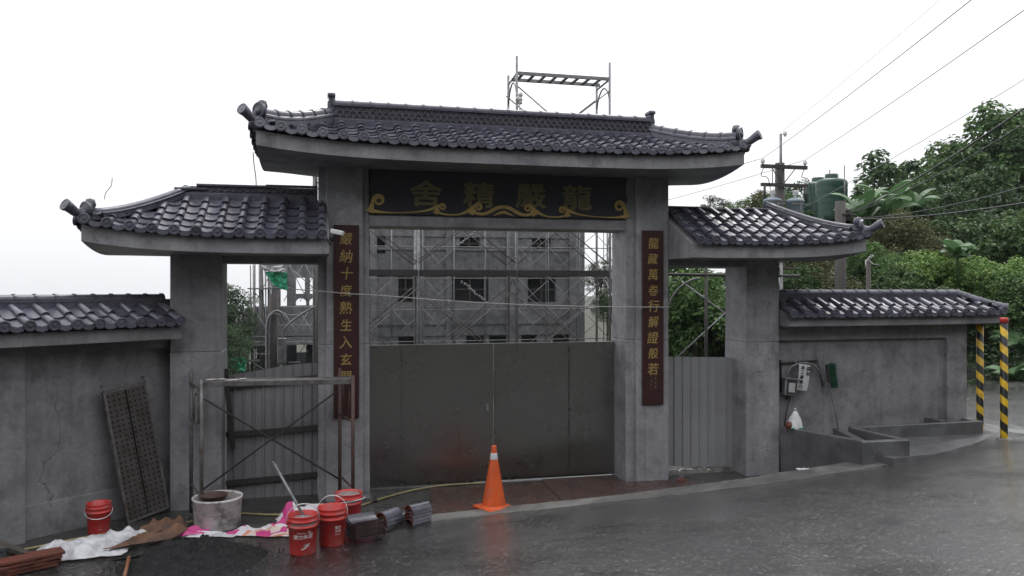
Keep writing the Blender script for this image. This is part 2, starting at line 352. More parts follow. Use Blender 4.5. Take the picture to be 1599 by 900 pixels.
    L.new(rng(pd.outputs['Fac'], .66, .48, .15, 1), p.inputs['Coat Weight']); p.inputs['Coat Roughness'].default_value = .07; p.inputs['Coat IOR'].default_value = 1.34; L.new(bc.outputs[0], p.inputs['Coat Normal'])
    return m
M['road'] = road_mat()

def leaf_mat(name, a, b, c, rough=.45):
    m = bpy.data.materials.new(name); m.use_nodes = True; t = m.node_tree; N = t.nodes; L = t.links
    p = N['Principled BSDF']; p.inputs['Roughness'].default_value = rough; p.inputs['Specular IOR Level'].default_value = .4
    g = N.new('ShaderNodeNewGeometry'); r = N.new('ShaderNodeValToRGB'); e = r.color_ramp.elements
    e[0].position = 0; e[0].color = (*a, 1); e[1].position = 1; e[1].color = (*c, 1); x = e.new(.6); x.color = (*b, 1)
    L.new(g.outputs['Random Per Island'], r.inputs[0])
    oi = N.new('ShaderNodeObjectInfo'); hv = N.new('ShaderNodeHueSaturation')
    mr = N.new('ShaderNodeMapRange'); mr.inputs[3].default_value = .75; mr.inputs[4].default_value = 1.3
    L.new(oi.outputs['Random'], mr.inputs[0]); L.new(mr.outputs[0], hv.inputs['Value']); L.new(r.outputs[0], hv.inputs['Color'])
    L.new(hv.outputs[0], p.inputs['Base Color'])
    tr = N.new('ShaderNodeBsdfTranslucent'); L.new(hv.outputs[0], tr.inputs['Color'])
    ms = N.new('ShaderNodeMixShader'); ms.inputs[0].default_value = .34
    L.new(p.outputs[0], ms.inputs[1]); L.new(tr.outputs[0], ms.inputs[2]); L.new(ms.outputs[0], N['Material Output'].inputs[0])
    return m
M['leaf_dark'] = leaf_mat('dark_leaves', (.026, .055, .022), (.055, .105, .038), (.11, .165, .065))
M['leaf_mid'] = leaf_mat('mid_leaves', (.045, .095, .028), (.09, .17, .05), (.16, .25, .085))
M['leaf_pale'] = leaf_mat('fresh_leaves', (.085, .17, .035), (.16, .27, .06), (.25, .35, .11))
M['leaf_olive'] = leaf_mat('olive_leaves', (.05, .062, .022), (.09, .1, .04), (.14, .14, .06))
M['banana'] = leaf_mat('banana_leaf', (.06, .13, .05), (.09, .17, .07), (.14, .23, .1))
M['grass'] = leaf_mat('verge_grass', (.03, .055, .015), (.055, .085, .025), (.09, .11, .035))
M['soil'] = mat('soil', (.035, .04, .024), (.055, .055, .034), 1.2, .9, None, .4, 20)

def holes_mat():
    m = mat('perforated_steel', (.1, .092, .086), (.062, .054, .05), 5, .5, .65, .1, 60, metal=.35, c2=(.07, .045, .036), s2=5)
    t = m.node_tree; N = t.nodes; L = t.links; p = N['Principled BSDF']; src = p.inputs['Base Color'].links[0].from_socket
    tc = N['Texture Coordinate']; sx = N.new('ShaderNodeSeparateXYZ'); L.new(tc.outputs['Object'], sx.inputs[0])
    def mth(op, a, b=None, c=None):
        n = N.new('ShaderNodeMath'); n.operation = op
        for i, q in enumerate((a, b, c)):
            if q is None: continue
            if isinstance(q, (int, float)): n.inputs[i].default_value = q
            else: L.new(q, n.inputs[i])
        return n.outputs[0]
    fx = mth('SUBTRACT', mth('FRACT', mth('MULTIPLY', sx.outputs['X'], 1 / .058)), .5)
    fy = mth('SUBTRACT', mth('FRACT', mth('MULTIPLY', sx.outputs['Y'], 1 / .058)), .5)
    d = mth('SQRT', mth('ADD', mth('MULTIPLY', fx, fx), mth('MULTIPLY', fy, fy)))
    k = mth('LESS_THAN', d, .2)
    mx = N.new('ShaderNodeMix'); mx.data_type = 'RGBA'; mx.inputs[7].default_value = (.006, .006, .006, 1)
    L.new(k, mx.inputs[0]); L.new(src, mx.inputs[6]); L.new(mx.outputs[2], p.inputs['Base Color'])
    return m
M['holes'] = holes_mat()
def stripe_mat():
    m = bpy.data.materials.new('hazard_paint'); m.use_nodes = True; t = m.node_tree; N = t.nodes; L = t.links
    p = N['Principled BSDF']; p.inputs['Roughness'].default_value = .38
    tc = N.new('ShaderNodeTexCoord'); sx = N.new('ShaderNodeSeparateXYZ'); L.new(tc.outputs['Object'], sx.inputs[0])
    def mth(op, a, b=None):
        n = N.new('ShaderNodeMath'); n.operation = op
        for i, q in enumerate((a, b)):
            if q is None: continue
            if isinstance(q, (int, float)): n.inputs[i].default_value = q
            else: L.new(q, n.inputs[i])
        return n.outputs[0]
    an = mth('DIVIDE', mth('ARCTAN2', sx.outputs['Y'], sx.outputs['X']), 2 * PI)
    k = mth('LESS_THAN', mth('FRACT', mth('ADD', mth('MULTIPLY', sx.outputs['Z'], 1 / .245), an)), .52)
    n = N.new('ShaderNodeTexNoise'); n.inputs['Scale'].default_value = 9; n.inputs['Detail'].default_value = 7
    L.new(tc.outputs['Object'], n.inputs[0])
    ry = N.new('ShaderNodeValToRGB'); ry.color_ramp.elements[0].position = .35; ry.color_ramp.elements[1].position = .6
    ry.color_ramp.elements[0].color = (.5, .3, .02, 1); ry.color_ramp.elements[1].color = (.74, .47, .015, 1)
    L.new(n.outputs['Fac'], ry.inputs[0])
    mx = N.new('ShaderNodeMix'); mx.data_type = 'RGBA'; mx.inputs[7].default_value = (.012, .012, .013, 1)
    L.new(k, mx.inputs[0]); L.new(ry.outputs[0], mx.inputs[6]); L.new(mx.outputs[2], p.inputs['Base Color'])
    return m
M['stripe'] = stripe_mat()
def cloth_mat():
    m = mat('printed_cloth', (.66, .64, .64), (.58, .56, .57), 6, .6, None, .2, 30)
    t = m.node_tree; N = t.nodes; L = t.links; p = N['Principled BSDF']
    n = N.new('ShaderNodeTexNoise'); n.inputs['Scale'].default_value = 2.6; n.inputs['Detail'].default_value = 1.5
    L.new(N['Texture Coordinate'].outputs['Object'], n.inputs[0])
    r = N.new('ShaderNodeValToRGB'); r.color_ramp.interpolation = 'CONSTANT'; e = r.color_ramp.elements
    e[0].position = 0; e[0].color = (.5, .04, .2, 1); e[1].position = .39; e[1].color = (.62, .6, .62, 1)
    for q, c in ((.53, (.6, .22, .12)), (.575, (.6, .5, .46)), (.62, (.5, .05, .2))):
        x = e.new(q); x.color = (*c, 1)
    L.new(n.outputs['Fac'], r.inputs[0]); L.new(r.outputs[0], p.inputs['Base Color'])
    return m
M['print'] = cloth_mat()
M['pink'] = mat('pink_cloth', (.5, .04, .2), (.6, .09, .28), 6, .6, None, .2, 30, c2=(.6, .55, .57), s2=4)

# ------------------------------------------------------------------ ground
def plane_z(X, Y): return 1 + .068 * X - .125 * Y
def road_z(X, Y):
    z = plane_z(X, min(Y, 9.6)); k = .06
    return .5 * (z + math.sqrt(z * z + k * k)) + .004
KERB = [(1.0, 9.02), (2.06, 9.12), (2.95, 9.02), (4.05, 8.86), (5.2, 8.76), (7.08, 8.9), (8.0, 9.15), (9.1, 9.6), (10.2, 10.2)]
def kerb_y(X):
    if X <= KERB[0][0]: return KERB[0][1]
    for (a, b), (c, d) in zip(KERB, KERB[1:]):
        if X <= c: return lerp(b, d, (X - a) / (c - a))
    return KERB[-1][1]
def hill(X, Y):
    h = 0
    d = (X - 15.5 - max(0, Y - 24) * .3) * .95
    h += 7.5 * smooth(0, 34, d) * (1 - smooth(38, 70, Y)) + 3 * smooth(24, 80, d) * (1 - smooth(30, 60, Y))
    h *= smooth(4, 12, Y) * .9 + .1
    h += 17 * smooth(-9, -34, Y)  # unseen hill behind the camera, added to darken gate reflections and front light
    return h
def ground_z(X, Y):
    z = road_z(X, Y) if Y < 9.6 else lerp(road_z(X, 9.6), .45 if X > 8 else 0, smooth(9.6, 10.6, Y))
    if X < 8: z = lerp(z, 0, smooth(9.3, 9.9, Y) * (1 - smooth(6.2, 8, X)))
    z += -2.2 * smooth(15, 38, Y) * (1 - smooth(10 + max(0, Y - 22) * .45, 16 + max(0, Y - 22) * .45, X))
    z -= 34 * smooth(60, 330, math.hypot(X, Y)) * (1 - smooth(5, 30, X)) + 12 * smooth(-7, -40, X)
    z += hill(X, Y) + (.35 * fbm((X * .15, Y * .15, 3)) if (X > 13 or Y > 22 or Y < -9 or X < -12) else 0)
    return z
def axis(lo, a, b, hi, fine, coarse):
    xs = [lo]; 
    while xs[-1] < hi:
        x = xs[-1]; d = a - x if x < a else (x - b if x > b else 0)
        xs.append(min(hi, x + fine + coarse * d))
    return xs
gx = axis(-260, -4, 16, 300, .5, .14)[:]; gy = axis(-70, -2, 20, 420, .5, .14)[:]
g = MB(); g.v = [V((x, y, ground_z(x, y) - .06)) for x in gx for y in gy]; n = len(gy)
for i in range(len(gx) - 1):
    for j in range(n - 1):
        g.f.append([i * n + j, (i + 1) * n + j, (i + 1) * n + j + 1, i * n + j + 1]); g.sm.append(True); g.mi.append(0)
obj('ground', g, M['soil'], kind='structure')
# road: from behind the camera up to the kerb line, carried on to the right behind the posts
def road_far(X): return kerb_y(min(X, 10.2)) - .02 + 5.5 * smooth(9.75, 10.7, X)
b = MB(); b.grid(lambda u, v: (lambda X: (X, lerp(-9, road_far(X), v), road_z(X, lerp(-9, road_far(X), v))))(lerp(-14, 22, u)), 180, 60)
obj('road', b, M['road'], kind='structure')
# forecourt: flat slab before and under the gate, its surface level with the column feet
b = MB(); fc = [(-14, 11.7), (-14, 8.85), (.98, 8.98)] + [(x, y + .02) for x, y in KERB[1:5]] + [(6.3, 8.84), (6.36, 11.7)]
b.prism(fc, -.2, .008)
obj('forecourt', b, M['slab'], kind='structure')
# kerb: lighter cast strip along the road's edge, stepping down to the forecourt as the road climbs
b = MB(); K = []
for i in range(len(KERB) - 1):
    for k in range(8):
        t = k / 8; K.append((lerp(KERB[i][0], KERB[i + 1][0], t), lerp(KERB[i][1], KERB[i + 1][1], t)))
rings = []
for x, y in K:
    wv = .19 + .05 * fbm((x * 1.3, 0, 0)); z = road_z(x, y) + .014
    yi = y + wv * .6 + .12 * smooth(2.5, 6, x)
    rings.append([(x, y - wv * .6 + .03 * fbm((x * 3, 5, 0)), z - .03), (x, y - wv * .6 + .02 + .03 * fbm((x * 3, 5, 0)), z), (x, yi, z + .005), (x, yi + .03, z - .02), (x, yi + .04, -.1)])
b.grid(lambda u, v: rings[min(len(rings) - 1, round(u * (len(rings) - 1)))][round(v * 4)], len(rings) - 1, 4, False)
obj('kerb', b, M['kerb'], kind='structure')
# raised concrete pavement before the right-hand wall
b = MB(); pv = [(6.45, 10.3), (7.0, 8.98), (7.06, 8.72), (8.0, 9.05), (9.1, 9.5), (9.8, 9.9), (10.25, 10.6), (10.4, 12.5), (6.5, 12.5)]
n = len(pv); top = [(x, y, max(.43, road_z(x, min(y, 9.6)) + .012) + .05 * (y < 9)) for x, y in pv]
b.add(top + [(x, y, -.2) for x, y in pv], [list(range(n))] + [(i, n + i, n + (i + 1) % n, (i + 1) % n) for i in range(n)])
obj('pavement', b, M['conc_wet'], kind='structure')

# ------------------------------------------------------------------ roof tiles (shared meshes; local y runs up the slope)
PITCH = .225
def arc_tile(L, r0, r1, lift, a0=0, a1=PI, n=6, th=.014):
    b = MB()
    def ring(y, r, z): return [(r * math.cos(lerp(a0, a1, k / n)), y, z + r * math.sin(lerp(a0, a1, k / n)) * .92) for k in range(n + 1)]
    o0, o1 = ring(0, r0, lift), ring(L, r1, 0)
    b.add(o0 + o1, [(k, n + 1 + k, n + 2 + k, k + 1) for k in range(n)], True)
    i0 = ring(0, r0 - th, lift)
    b.add(o0 + i0, [(k, k + 1, n + 2 + k, n + 1 + k) for k in range(n)], False)
    i1 = ring(L * .5, r0 - th, lift * .6)
    b.add(i0 + i1, [(k, k + 1, n + 2 + k, n + 1 + k) for k in range(n)], True)
    return b
def pan_tile(L, w_, lift, sag=.03, n=5, th=.014):
    b = MB()
    def row(y, dz): return [(w_ * (k / n - .5), y, dz - sag * (1 - (2 * k / n - 1) ** 2)) for k in range(n + 1)]
    a, c = row(0, lift), row(L, 0)
    b.add(a + c, [(k, k + 1, n + 2 + k, n + 1 + k) for k in range(n)], True)
    d = row(0, lift - th); b.add(a + d, [(k, n + 1 + k, n + 2 + k, k + 1) for k in range(n)], False)
    return b
PHI = R(22)
def vert_plate(b, pts, y, th, zc):
    """plate standing upright in a tile lying on a slope of angle PHI; pts are (x, h)"""
    up = V((0, math.sin(PHI), math.cos(PHI))); out = V((0, -math.cos(PHI), math.sin(PHI)))
    P = [V((0, y, zc)) + V((x, 0, 0)) + up * h for x, h in pts]; n = len(P)
    b.add([p + out * th for p in P] + P, [list(range(n)), list(range(n, 2 * n))[::-1]] + [(i, n + i, n + (i + 1) % n, (i + 1) % n) for i in range(n)])
def medallion(b, y, zc, r, n=14):
    up = V((0, math.sin(PHI), math.cos(PHI))); out = V((0, -math.cos(PHI), math.sin(PHI)))
    prof = [(0, .022), (.25, .022), (.36, .012), (.7, .012), (.78, .022), (1, .018), (1, -.01)]
    vs, fs = [], []
    for q, h in prof:
        for k in range(n):
            a = 2 * PI * k / n; vs.append(V((0, y, zc)) + V((math.cos(a) * r * q, 0, 0)) + up * math.sin(a) * r * q + out * h)
    for i in range(len(prof) - 1):
        for k in range(n): fs.append((i * n + k, (i + 1) * n + k, (i + 1) * n + (k + 1) % n, i * n + (k + 1) % n))
    b.add(vs, fs, False)
EXPO = .215
cover_b = arc_tile(EXPO + .05, .046, .039, .02)
pan_b = pan_tile(EXPO + .05, .21, .022, .034)
ecov_b = arc_tile(EXPO + .05, .046, .039, .02); medallion(ecov_b, -.004, .012, .06)
drip_b = pan_tile(EXPO + .05, .21, .022, .034)
vert_plate(drip_b, [(-.09, .026), (-.085, -.012), (-.05, -.05), (0, -.064), (.05, -.05), (.085, -.012), (.09, .026), (.045, .002), (0, -.008), (-.045, .002)], .002, .014, 0)
ridge_b = arc_tile(.225, .06, .06, .0, R(-25), R(205), 8); ridge_b.merge(arc_tile(.03, .071, .071, 0, R(-25), R(205), 8))
ME = {k: v.mesh(k, M['tile']) for k, v in (('cover_tile', cover_b), ('pan_tile', pan_b), ('eave_cover_tile', ecov_b), ('drip_tile', drip_b), ('ridge_tile', ridge_b))}
PB = {'cover_tile': cover_b, 'pan_tile': pan_b, 'eave_cover_tile': ecov_b, 'drip_tile': drip_b}

def tile_slope(S, a0, a1, tlen, tmaxf, parent, joined=None, rot=0.0, t_end=.93, trim=True):
    """covers and pans over the surface S(a, t); as parts of parent, or joined into the MB given"""
    n = max(1, round((a1 - a0) / PITCH)); p = (a1 - a0) / n
    dt = EXPO / tlen
    def put(kind, a, t, dz):
        e = .02
        o = S(a, t); ey = (S(a, t + e) - S(a, t)).normalized(); ex = (S(a + e, t) - S(a - e, t)).normalized()
        ez = ex.cross(ey).normalized(); ex = ey.cross(ez).normalized()
        Mx = frame(o + ez * dz, ex, ey, ez) @ Matrix.Rotation(rnd.gauss(0, .011), 4, 'Y') @ Matrix.Rotation(rnd.gauss(0, .009), 4, 'X') @ Matrix.Rotation(rnd.gauss(0, .012), 4, 'Z')
        if joined is not None: joined.merge(PB[kind], Mx)
        else: inst(kind, ME[kind], Mx, parent)
    for i in range(n + 1):
        a = a0 + i * p
        for off, k0, k1, dz in ((0, 'eave_cover_tile', 'cover_tile', .012), (.5, 'drip_tile', 'pan_tile', .016)):
            aa = a + off * p
            if off and i == n: continue
            tm = min(tmaxf(aa), t_end); k = 0
            while True:
                t = k * dt
                if t > tm - (.25 * dt if k else -1): break
                put(k0 if k == 0 else k1, aa, t, dz); k += 1

def sweep(b, pts, prof, closed=True, mi=0, smooth=False):
    """sweep a cross-section (side, up) along a path, section kept upright"""
    pts = [V(p) for p in pts]; m = len(pts); n = len(prof); base = len(b.v)
    for i, p in enumerate(pts):
        d = pts[min(i + 1, m - 1)] - pts[max(i - 1, 0)]; side = V((d.y, -d.x, 0)).normalized()
        for x, z in prof: b.v.append(p + side * x + V((0, 0, z)))
    for i in range(m - 1):
        for k in range(n if closed else n - 1):
            b.f.append([base + i * n + k, base + (i + 1) * n + k, base + (i + 1) * n + (k + 1) % n, base + i * n + (k + 1) % n]); b.sm.append(smooth); b.mi.append(mi)
    if closed:
        b.f.append([base + k for k in range(n)]); b.f.append([base + (m - 1) * n + k for k in range(n)][::-1]); b.sm += [False] * 2; b.mi += [mi] * 2
    return b
def ridge_run(pts, parent, zoff=0.0, step=.205):
    """ridge tiles laid along a path"""
    pts = [V(p) for p in pts]; L = [0]
    for a, c in zip(pts, pts[1:]): L.append(L[-1] + (c - a).length)
    def at(s):
        for i in range(len(pts) - 1):
            if s <= L[i + 1] or i == len(pts) - 2: return pts[i].lerp(pts[i + 1], (s - L[i]) / (L[i + 1] - L[i]))
    n = max(1, round(L[-1] / step))
    for i in range(n):
        a, c = at(L[-1] * i / n), at(L[-1] * (i + 1) / n)
        ey = (c - a).normalized(); ex = ey.cross(V((0, 0, 1))).normalized(); ez = ex.cross(ey)
        inst('ridge_tile', ME['ridge_tile'], frame(a + V((0, 0, zoff)), ex, ey, ez) @ Matrix.Diagonal((1, L[-1] / n / .222, 1, 1)), parent)
def disc_along(b, c, d, r, th, n=16):
    """thick round plate at c whose axis is d, with a raised rim"""
    d = V(d).normalized(); q = d.to_track_quat('Z', 'Y').to_matrix().to_4x4()
    b.lathe([(0, th), (r * .3, th), (r * .38, th * .7), (r * .72, th * .7), (r * .8, th), (r, th * .9), (r, -th), (0, -th)], n, M=Matrix.Translation(V(c)) @ q, smooth=False)

class Roof:
    """tiled canopy; plan rectangle with hips at the chosen ends, upturned at those corners"""
    def __init__(s, x0, x1, ye, yb, ze, zr, xr0, xr1, U, hip0, hip1, p=4):
        s.__dict__.update(locals()); s.yc = (ye + yb) / 2; s.xc = (x0 + x1) / 2
    def up(s, x, y):
        if s.hip0 and s.hip1: xi = abs(x - s.xc) / ((s.x1 - s.x0) / 2)
        elif s.hip0: xi = (s.x1 - x) / (s.x1 - s.x0)
        elif s.hip1: xi = (x - s.x0) / (s.x1 - s.x0)
        else: xi = 0
        et = abs(y - s.yc) / ((s.yb - s.ye) / 2)
        return s.U * max(0, min(1.1, xi)) ** s.p * min(1.1, et) ** 2
    def prof(s, t): return s.ze + (s.zr - s.ze) * (.8 * t + .2 * t * t)
    def front(s, x, t):
        y = lerp(s.ye, s.yc, t); return V((x, y, s.prof(t) + s.up(x, y)))
    def back(s, a, t):
        x = -a; y = lerp(s.yb, s.yc, t); return V((x, y, s.prof(t) + s.up(x, y)))
    def left(s, a, t):
        y = -a; x = lerp(s.x0, s.xr0, t); return V((x, y, s.prof(t) + s.up(x, y)))
    def right(s, a, t):
        y = a; x = lerp(s.x1, s.xr1, t); return V((x, y, s.prof(t) + s.up(x, y)))
    def tmax(s, x):
        t = 1
        if s.hip0 and x < s.xr0: t = (x - s.x0) / (s.xr0 - s.x0)
        if s.hip1 and x > s.xr1: t = min(t, (s.x1 - x) / (s.x1 - s.xr1))
        return t - .1 if t < 1 else 1
    def tside(s, y): return 1 - abs(y - s.yc) / ((s.yb - s.ye) / 2) - .1
    def slab(s, zb, top, name, m, parent):
        """concrete canopy: fascia all round, soffit below, sloping back under the tiles"""
        b = MB(); nx, ny = 28, 12; ins = .05
        X0, X1, Y0, Y1 = s.x0 + (ins if s.hip0 else 0), s.x1 - (ins if s.hip1 else 0), s.ye + ins, s.yb - ins
        P = lambda u, v: (lerp(X0, X1, u), lerp(Y0, Y1, v))
        b.grid(lambda u, v: (*P(u, 1 - v), zb + s.up(*P(u, 1 - v))), nx, ny, False)
        def tz(x, y):
            q = [(y - s.ye) / (s.yc - s.ye), (s.yb - y) / (s.yb - s.yc)]
            if s.hip0: q.append((x - s.x0) / (s.xr0 - s.x0))
            if s.hip1: q.append((s.x1 - x) / (s.x1 - s.xr1))
            return max(zb + .05, s.prof(max(0, min(1, min(q)))) + s.up(x, y) - .055)
        b.grid(lambda u, v: (*P(u, v), tz(*P(u, v))), nx, ny, False)
        for v in (0, 1):
            b.grid(lambda u, h: (*P(u, v), lerp(zb + s.up(*P(u, v)), tz(*P(u, v)), 1 - h if v == 0 else h)), nx, 2, False)
        for u in (0, 1):
            b.grid(lambda v, h: (*P(u, v), lerp(zb + s.up(*P(u, v)), tz(*P(u, v)), 1 - h if u == 1 else h)), ny, 2, False)
        return obj(name, b, m, parent)
    def hip(s, xr, xc, y, n=9):
        """points down the hip from ridge end to eave corner"""
        return [V((lerp(xr, xc, k / n), lerp(s.yc, y, k / n), s.prof(1 - k / n) + s.up(lerp(xr, xc, k / n), lerp(s.yc, y, k / n)))) for k in range(n + 1)]
    def hip_ridge(s, xr, xc, y, parent, hgt=.1, horn=.42, rise=.1, knob=True, plain=False):
        P = s.hip(xr, xc, y)
        P = [p + V((0, 0, .02 + .015 * k / 9)) for k, p in enumerate(P)][:-1]
        b = MB(); sweep(b, P, [(-.06, -.04), (-.06, hgt * .55), (-.075, hgt * .6), (-.075, hgt * .8), (-.055, hgt), (.055, hgt), (.075, hgt * .8), (.075, hgt * .6), (.06, hgt * .55), (.06, -.04)])
        obj('hip_band', b, M['tile'], parent)
        Q = [p + V((0, 0, hgt + .008)) for p in P]
        if not plain: ridge_run(Q[::-1], parent)
        else:
            b = MB(); sweep(b, [q - V((0, 0, .012)) for q in Q], [(-.052, -.01), (-.05, .022), (-.03, .042), (0, .05), (.03, .042), (.05, .022), (.052, -.01)], smooth=True); obj('hip_cap', b, M['tile'], parent)
        d = (P[-1] - P[-2]); d.z *= .2; d.normalize()
        e = P[-1] + V((0, 0, hgt + .01)); b = MB()
        disc_along(b, e + d * .03 + V((0, 0, .02)), d, .088, .022)
        b.lathe([(.0, .075), (.045, .06), (.06, .0), (.04, -.05)], 10, M=Matrix.Translation(e + V((0, 0, .07)) - d * .02))
        if knob:
            for q in range(4):
                b.lathe([(0, .045), (.03, .032), (.043, 0), (.03, -.032), (0, -.045)], 8, M=Matrix.Translation(e + V((rnd.uniform(-.05, .05), rnd.uniform(-.05, .05), rnd.uniform(-.02, .08)))))
        obj('hip_end_cap', b, M['tile'], parent)
        c0 = P[-1] + V((0, 0, .045)) + d * .02; b = MB()
        H = [c0 + d * (horn * q) + V((0, 0, rise * (q ** 2) - .03 * math.sin(PI * min(1, q * 1.2)))) for q in (0, .15, .3, .45, .6, .75, .9, 1)]
        b.path(H, [.052, .05, .048, .048, .05, .054, .06, .064], 12)
        dd = (H[-1] - H[-2]).normalized(); disc_along(b, H[-1] + dd * .012, dd, .066, .014)
        b.path([c0 + d * (horn * q) + V((0, 0, -.07 + rise * .6 * (q ** 2))) for q in (-.1, .2, .45, .62)], [.07, .062, .048, .02], 8)
        obj('horn_tile', b, M['tile'], parent)

# ------------------------------------------------------------------ the gateway
gate = thing('temple_gateway', 'grey concrete gateway with three tiled roofs and four square columns', 'gateway', (2.33, 10.45, 0))
XL0, XL1, XR0, XR1 = .005, .63, 4.045, 4.66
for x0, x1 in ((XL0, XL1), (XR0, XR1)):
    b = MB(); b.box(x0, x1, 10.18, 10.72, -.1, 1.93, bev=.009); b.box(x0 + .002, x1 - .003, 10.182, 10.72, 1.931, 4.3, bev=.009)
    pa, pb = (x0 + .095, x1 - .08) if x0 < 1 else (x0 + .125, x1 - .02)
    b.box(pa, pb, 10.12, 10.2, -.1, 1.93, bev=.008); b.box(pa + .002, pb, 10.121, 10.2, 1.931, 4.2, bev=.008)
    obj('column', b, M['conc'], gate)
for x0, x1 in ((-1.69, -1.11), (5.815, 6.33)):
    b = MB(); b.box(x0, x1, 10.13, 10.74, -.1, 1.87, bev=.009); b.box(x0 + .003, x1 - .002, 10.132, 10.74, 1.871, 3.15, bev=.009); obj('column', b, M['conc'], gate)
b = MB(); b.box(XL1 - .02, XR0 + .02, 10.2, 10.7, 3.404, 3.552, bev=.008); b.box(XL1 - .02, XR0 + .02, 10.24, 10.66, 3.545, 4.3); obj('lintel', b, M['conc'], gate)
for x0, x1 in ((-1.12, .015), (4.65, 5.825)):
    b = MB(); b.box(x0, x1, 10.22, 10.68, 2.93, 3.2, bev=.006); obj('side_lintel', b, M['conc'], gate)
# main roof
RM = Roof(-.72, 5.42, 9.36, 11.44, 4.325, 4.72, .19, 4.47, .135, True, True)
roof = RM.slab(4.117, 0, 'main_roof', M['conc'], gate)
tile_slope(RM.front, RM.x0 + .09, RM.x1 - .09, 1.12, RM.tmax, roof)
J = MB()
tile_slope(RM.back, -RM.x1 + .09, -RM.x0 - .09, 1.12, lambda a: RM.tmax(-a), None, J)
tile_slope(RM.left, -RM.yb + .1, -RM.ye - .1, 1.0, lambda a: RM.tside(-a), None, J)
tile_slope(RM.right, RM.ye + .1, RM.yb - .1, 1.0, lambda a: RM.tside(a), None, J)
obj('rear_tiles', J, M['tile'], roof, kind='stuff')
def main_ridge(x0, x1, y, z0, zl, zt, parent, lattice=True):
    b = MB(); b.box(x0, x1, y - .1, y + .1, z0 - .12, z0 + .06, bev=.012); b.box(x0 + .02, x1 - .02, y - .06, y + .06, z0 + .05, zt)
    b.box(x0, x1, y - .095, y + .095, zl, zl + .022)
    obj('ridge_band', b, M['tile'], parent)
    if lattice:
        b = MB(); n = round((x1 - x0) / .082); rows = 3; hh = (zl - z0 - .06) / rows
        for r in range(rows):
            for i in range(n):
                cx = x0 + (x1 - x0) * (i + .5 + .5 * (r % 2)) / n
                if cx > x1 - .02: continue
                for sy in (-1, 1):
                    pts = [(cx + .04 * math.cos(q), y + sy * .078, z0 + .062 + r * hh + hh * .92 * math.sin(q)) for q in (0, PI * .25, PI * .5, PI * .75, PI)]
                    b.path(pts, .0075, 4, False)
        for sy in (-1, 1): b.box(x0 + .01, x1 - .01, y + sy * .064 - .003, y + sy * .064 + .003, z0 + .05, zl)
        obj('ridge_lattice', b, M['lattice'], parent, kind='stuff')
    ridge_run([V((x0, y, zl + .03)), V((x1, y, zl + .03))], parent, 0, .225)
main_ridge(.19, 4.47, 10.4, 4.7, 4.92, 4.925, roof)
for x, sg in ((.17, -1), (4.49, 1)):
    b = MB(); b.box(x - .035, x + .035, 10.33, 10.47, 4.8, 5.03, bev=.01); b.box(x - .05, x + .05, 10.31, 10.49, 5.025, 5.08, bev=.015)
    b.box(x - .06, x + .06, 10.32, 10.48, 4.66, 4.79, bev=.01)
    disc_along(b, (x + sg * .02, 10.4, 4.93), (sg, 0, 0), .06, .03); obj('ridge_end_ornament', b, M['tile'], roof)
for xr, xc in ((.19, RM.x0), (4.47, RM.x1)):
    for y in (RM.ye, RM.yb): RM.hip_ridge(xr, xc, y, roof, .115, .25, .06)
# side roofs
RL = Roof(-2.5, .13, 9.36, 11.44, 3.225, 3.77, -1.55, .13, .135, True, False)
rl = RL.slab(3.02, 0, 'side_roof', M['conc'], gate)
RR = Roof(4.64, 7.24, 9.36, 11.44, 3.225, 3.77, 4.64, 6.3, .13, False, True)
rr = RR.slab(3.02, 0, 'side_roof', M['conc'], gate)
for RF, ro, a0, a1 in ((RL, rl, RL.x0 + .09, RL.x1 - .08), (RR, rr, RR.x0 + .08, RR.x1 - .09)):
    tile_slope(RF.front, a0, a1, 1.18, RF.tmax, ro)
    J = MB(); tile_slope(RF.back, -a1, -a0, 1.18, lambda a: RF.tmax(-a), None, J)
    if RF.hip0: tile_slope(RF.left, -RF.yb + .1, -RF.ye - .1, 1.05, lambda a: RF.tside(-a), None, J)
    else: tile_slope(RF.right, RF.ye + .1, RF.yb - .1, 1.05, lambda a: RF.tside(a), None, J)
    obj('rear_tiles', J, M['tile'], ro, kind='stuff')
for y in (RL.ye, RL.yb): RL.hip_ridge(RL.xr0, RL.x0, y, rl, .045, .23, .06, True, True); 
for y in (RR.ye, RR.yb): RR.hip_ridge(RR.xr1, RR.x1, y, rr, .045, .25, .05, False, True)
# left side ridge: lattice courses laid but the last ridge tiles still missing; right side ridge a plain low band
b = MB(); b.box(-1.6, 0, 10.3, 10.5, 3.66, 3.78, bev=.01); b.box(-1.5, 0, 10.33, 10.47, 3.77, 3.86); obj('ridge_band', b, M['tile'], rl)
b = MB()
for r in range(2):
    for i in range(18):
        cx = -1.45 + 1.44 * (i + .5 * (r % 2)) / 18
        b.path([(cx + .04 * math.cos(q), 10.322, 3.782 + r * .04 + .036 * math.sin(q)) for q in (0, PI * .25, PI * .5, PI * .75, PI)], .0075, 4, False)
obj('ridge_lattice', b, M['lattice'], rl, kind='stuff')
for x0, x1, z in ((-1.67, -1.3, 3.812), (-1.42, -.55, 3.862), (-.62, .0, 3.874)):
    b = MB(); b.box(x0, x1, 10.3, 10.5, z, z + .028, bev=.005); obj('ridge_slab', b, M['tile'], rl)
b = MB(); b.box(4.67, 6.32, 10.3, 10.5, 3.62, 3.735, bev=.012); obj('ridge_band', b, M['tile'], rr)
for x0, x1, z in ((4.665, 5.35, 3.74), (5.3, 5.95, 3.728), (5.9, 6.36, 3.738)):
    b = MB(); b.box(x0, x1, 10.28, 10.52, z, z + .026, bev=.005); obj('ridge_slab', b, M['tile'], rr)

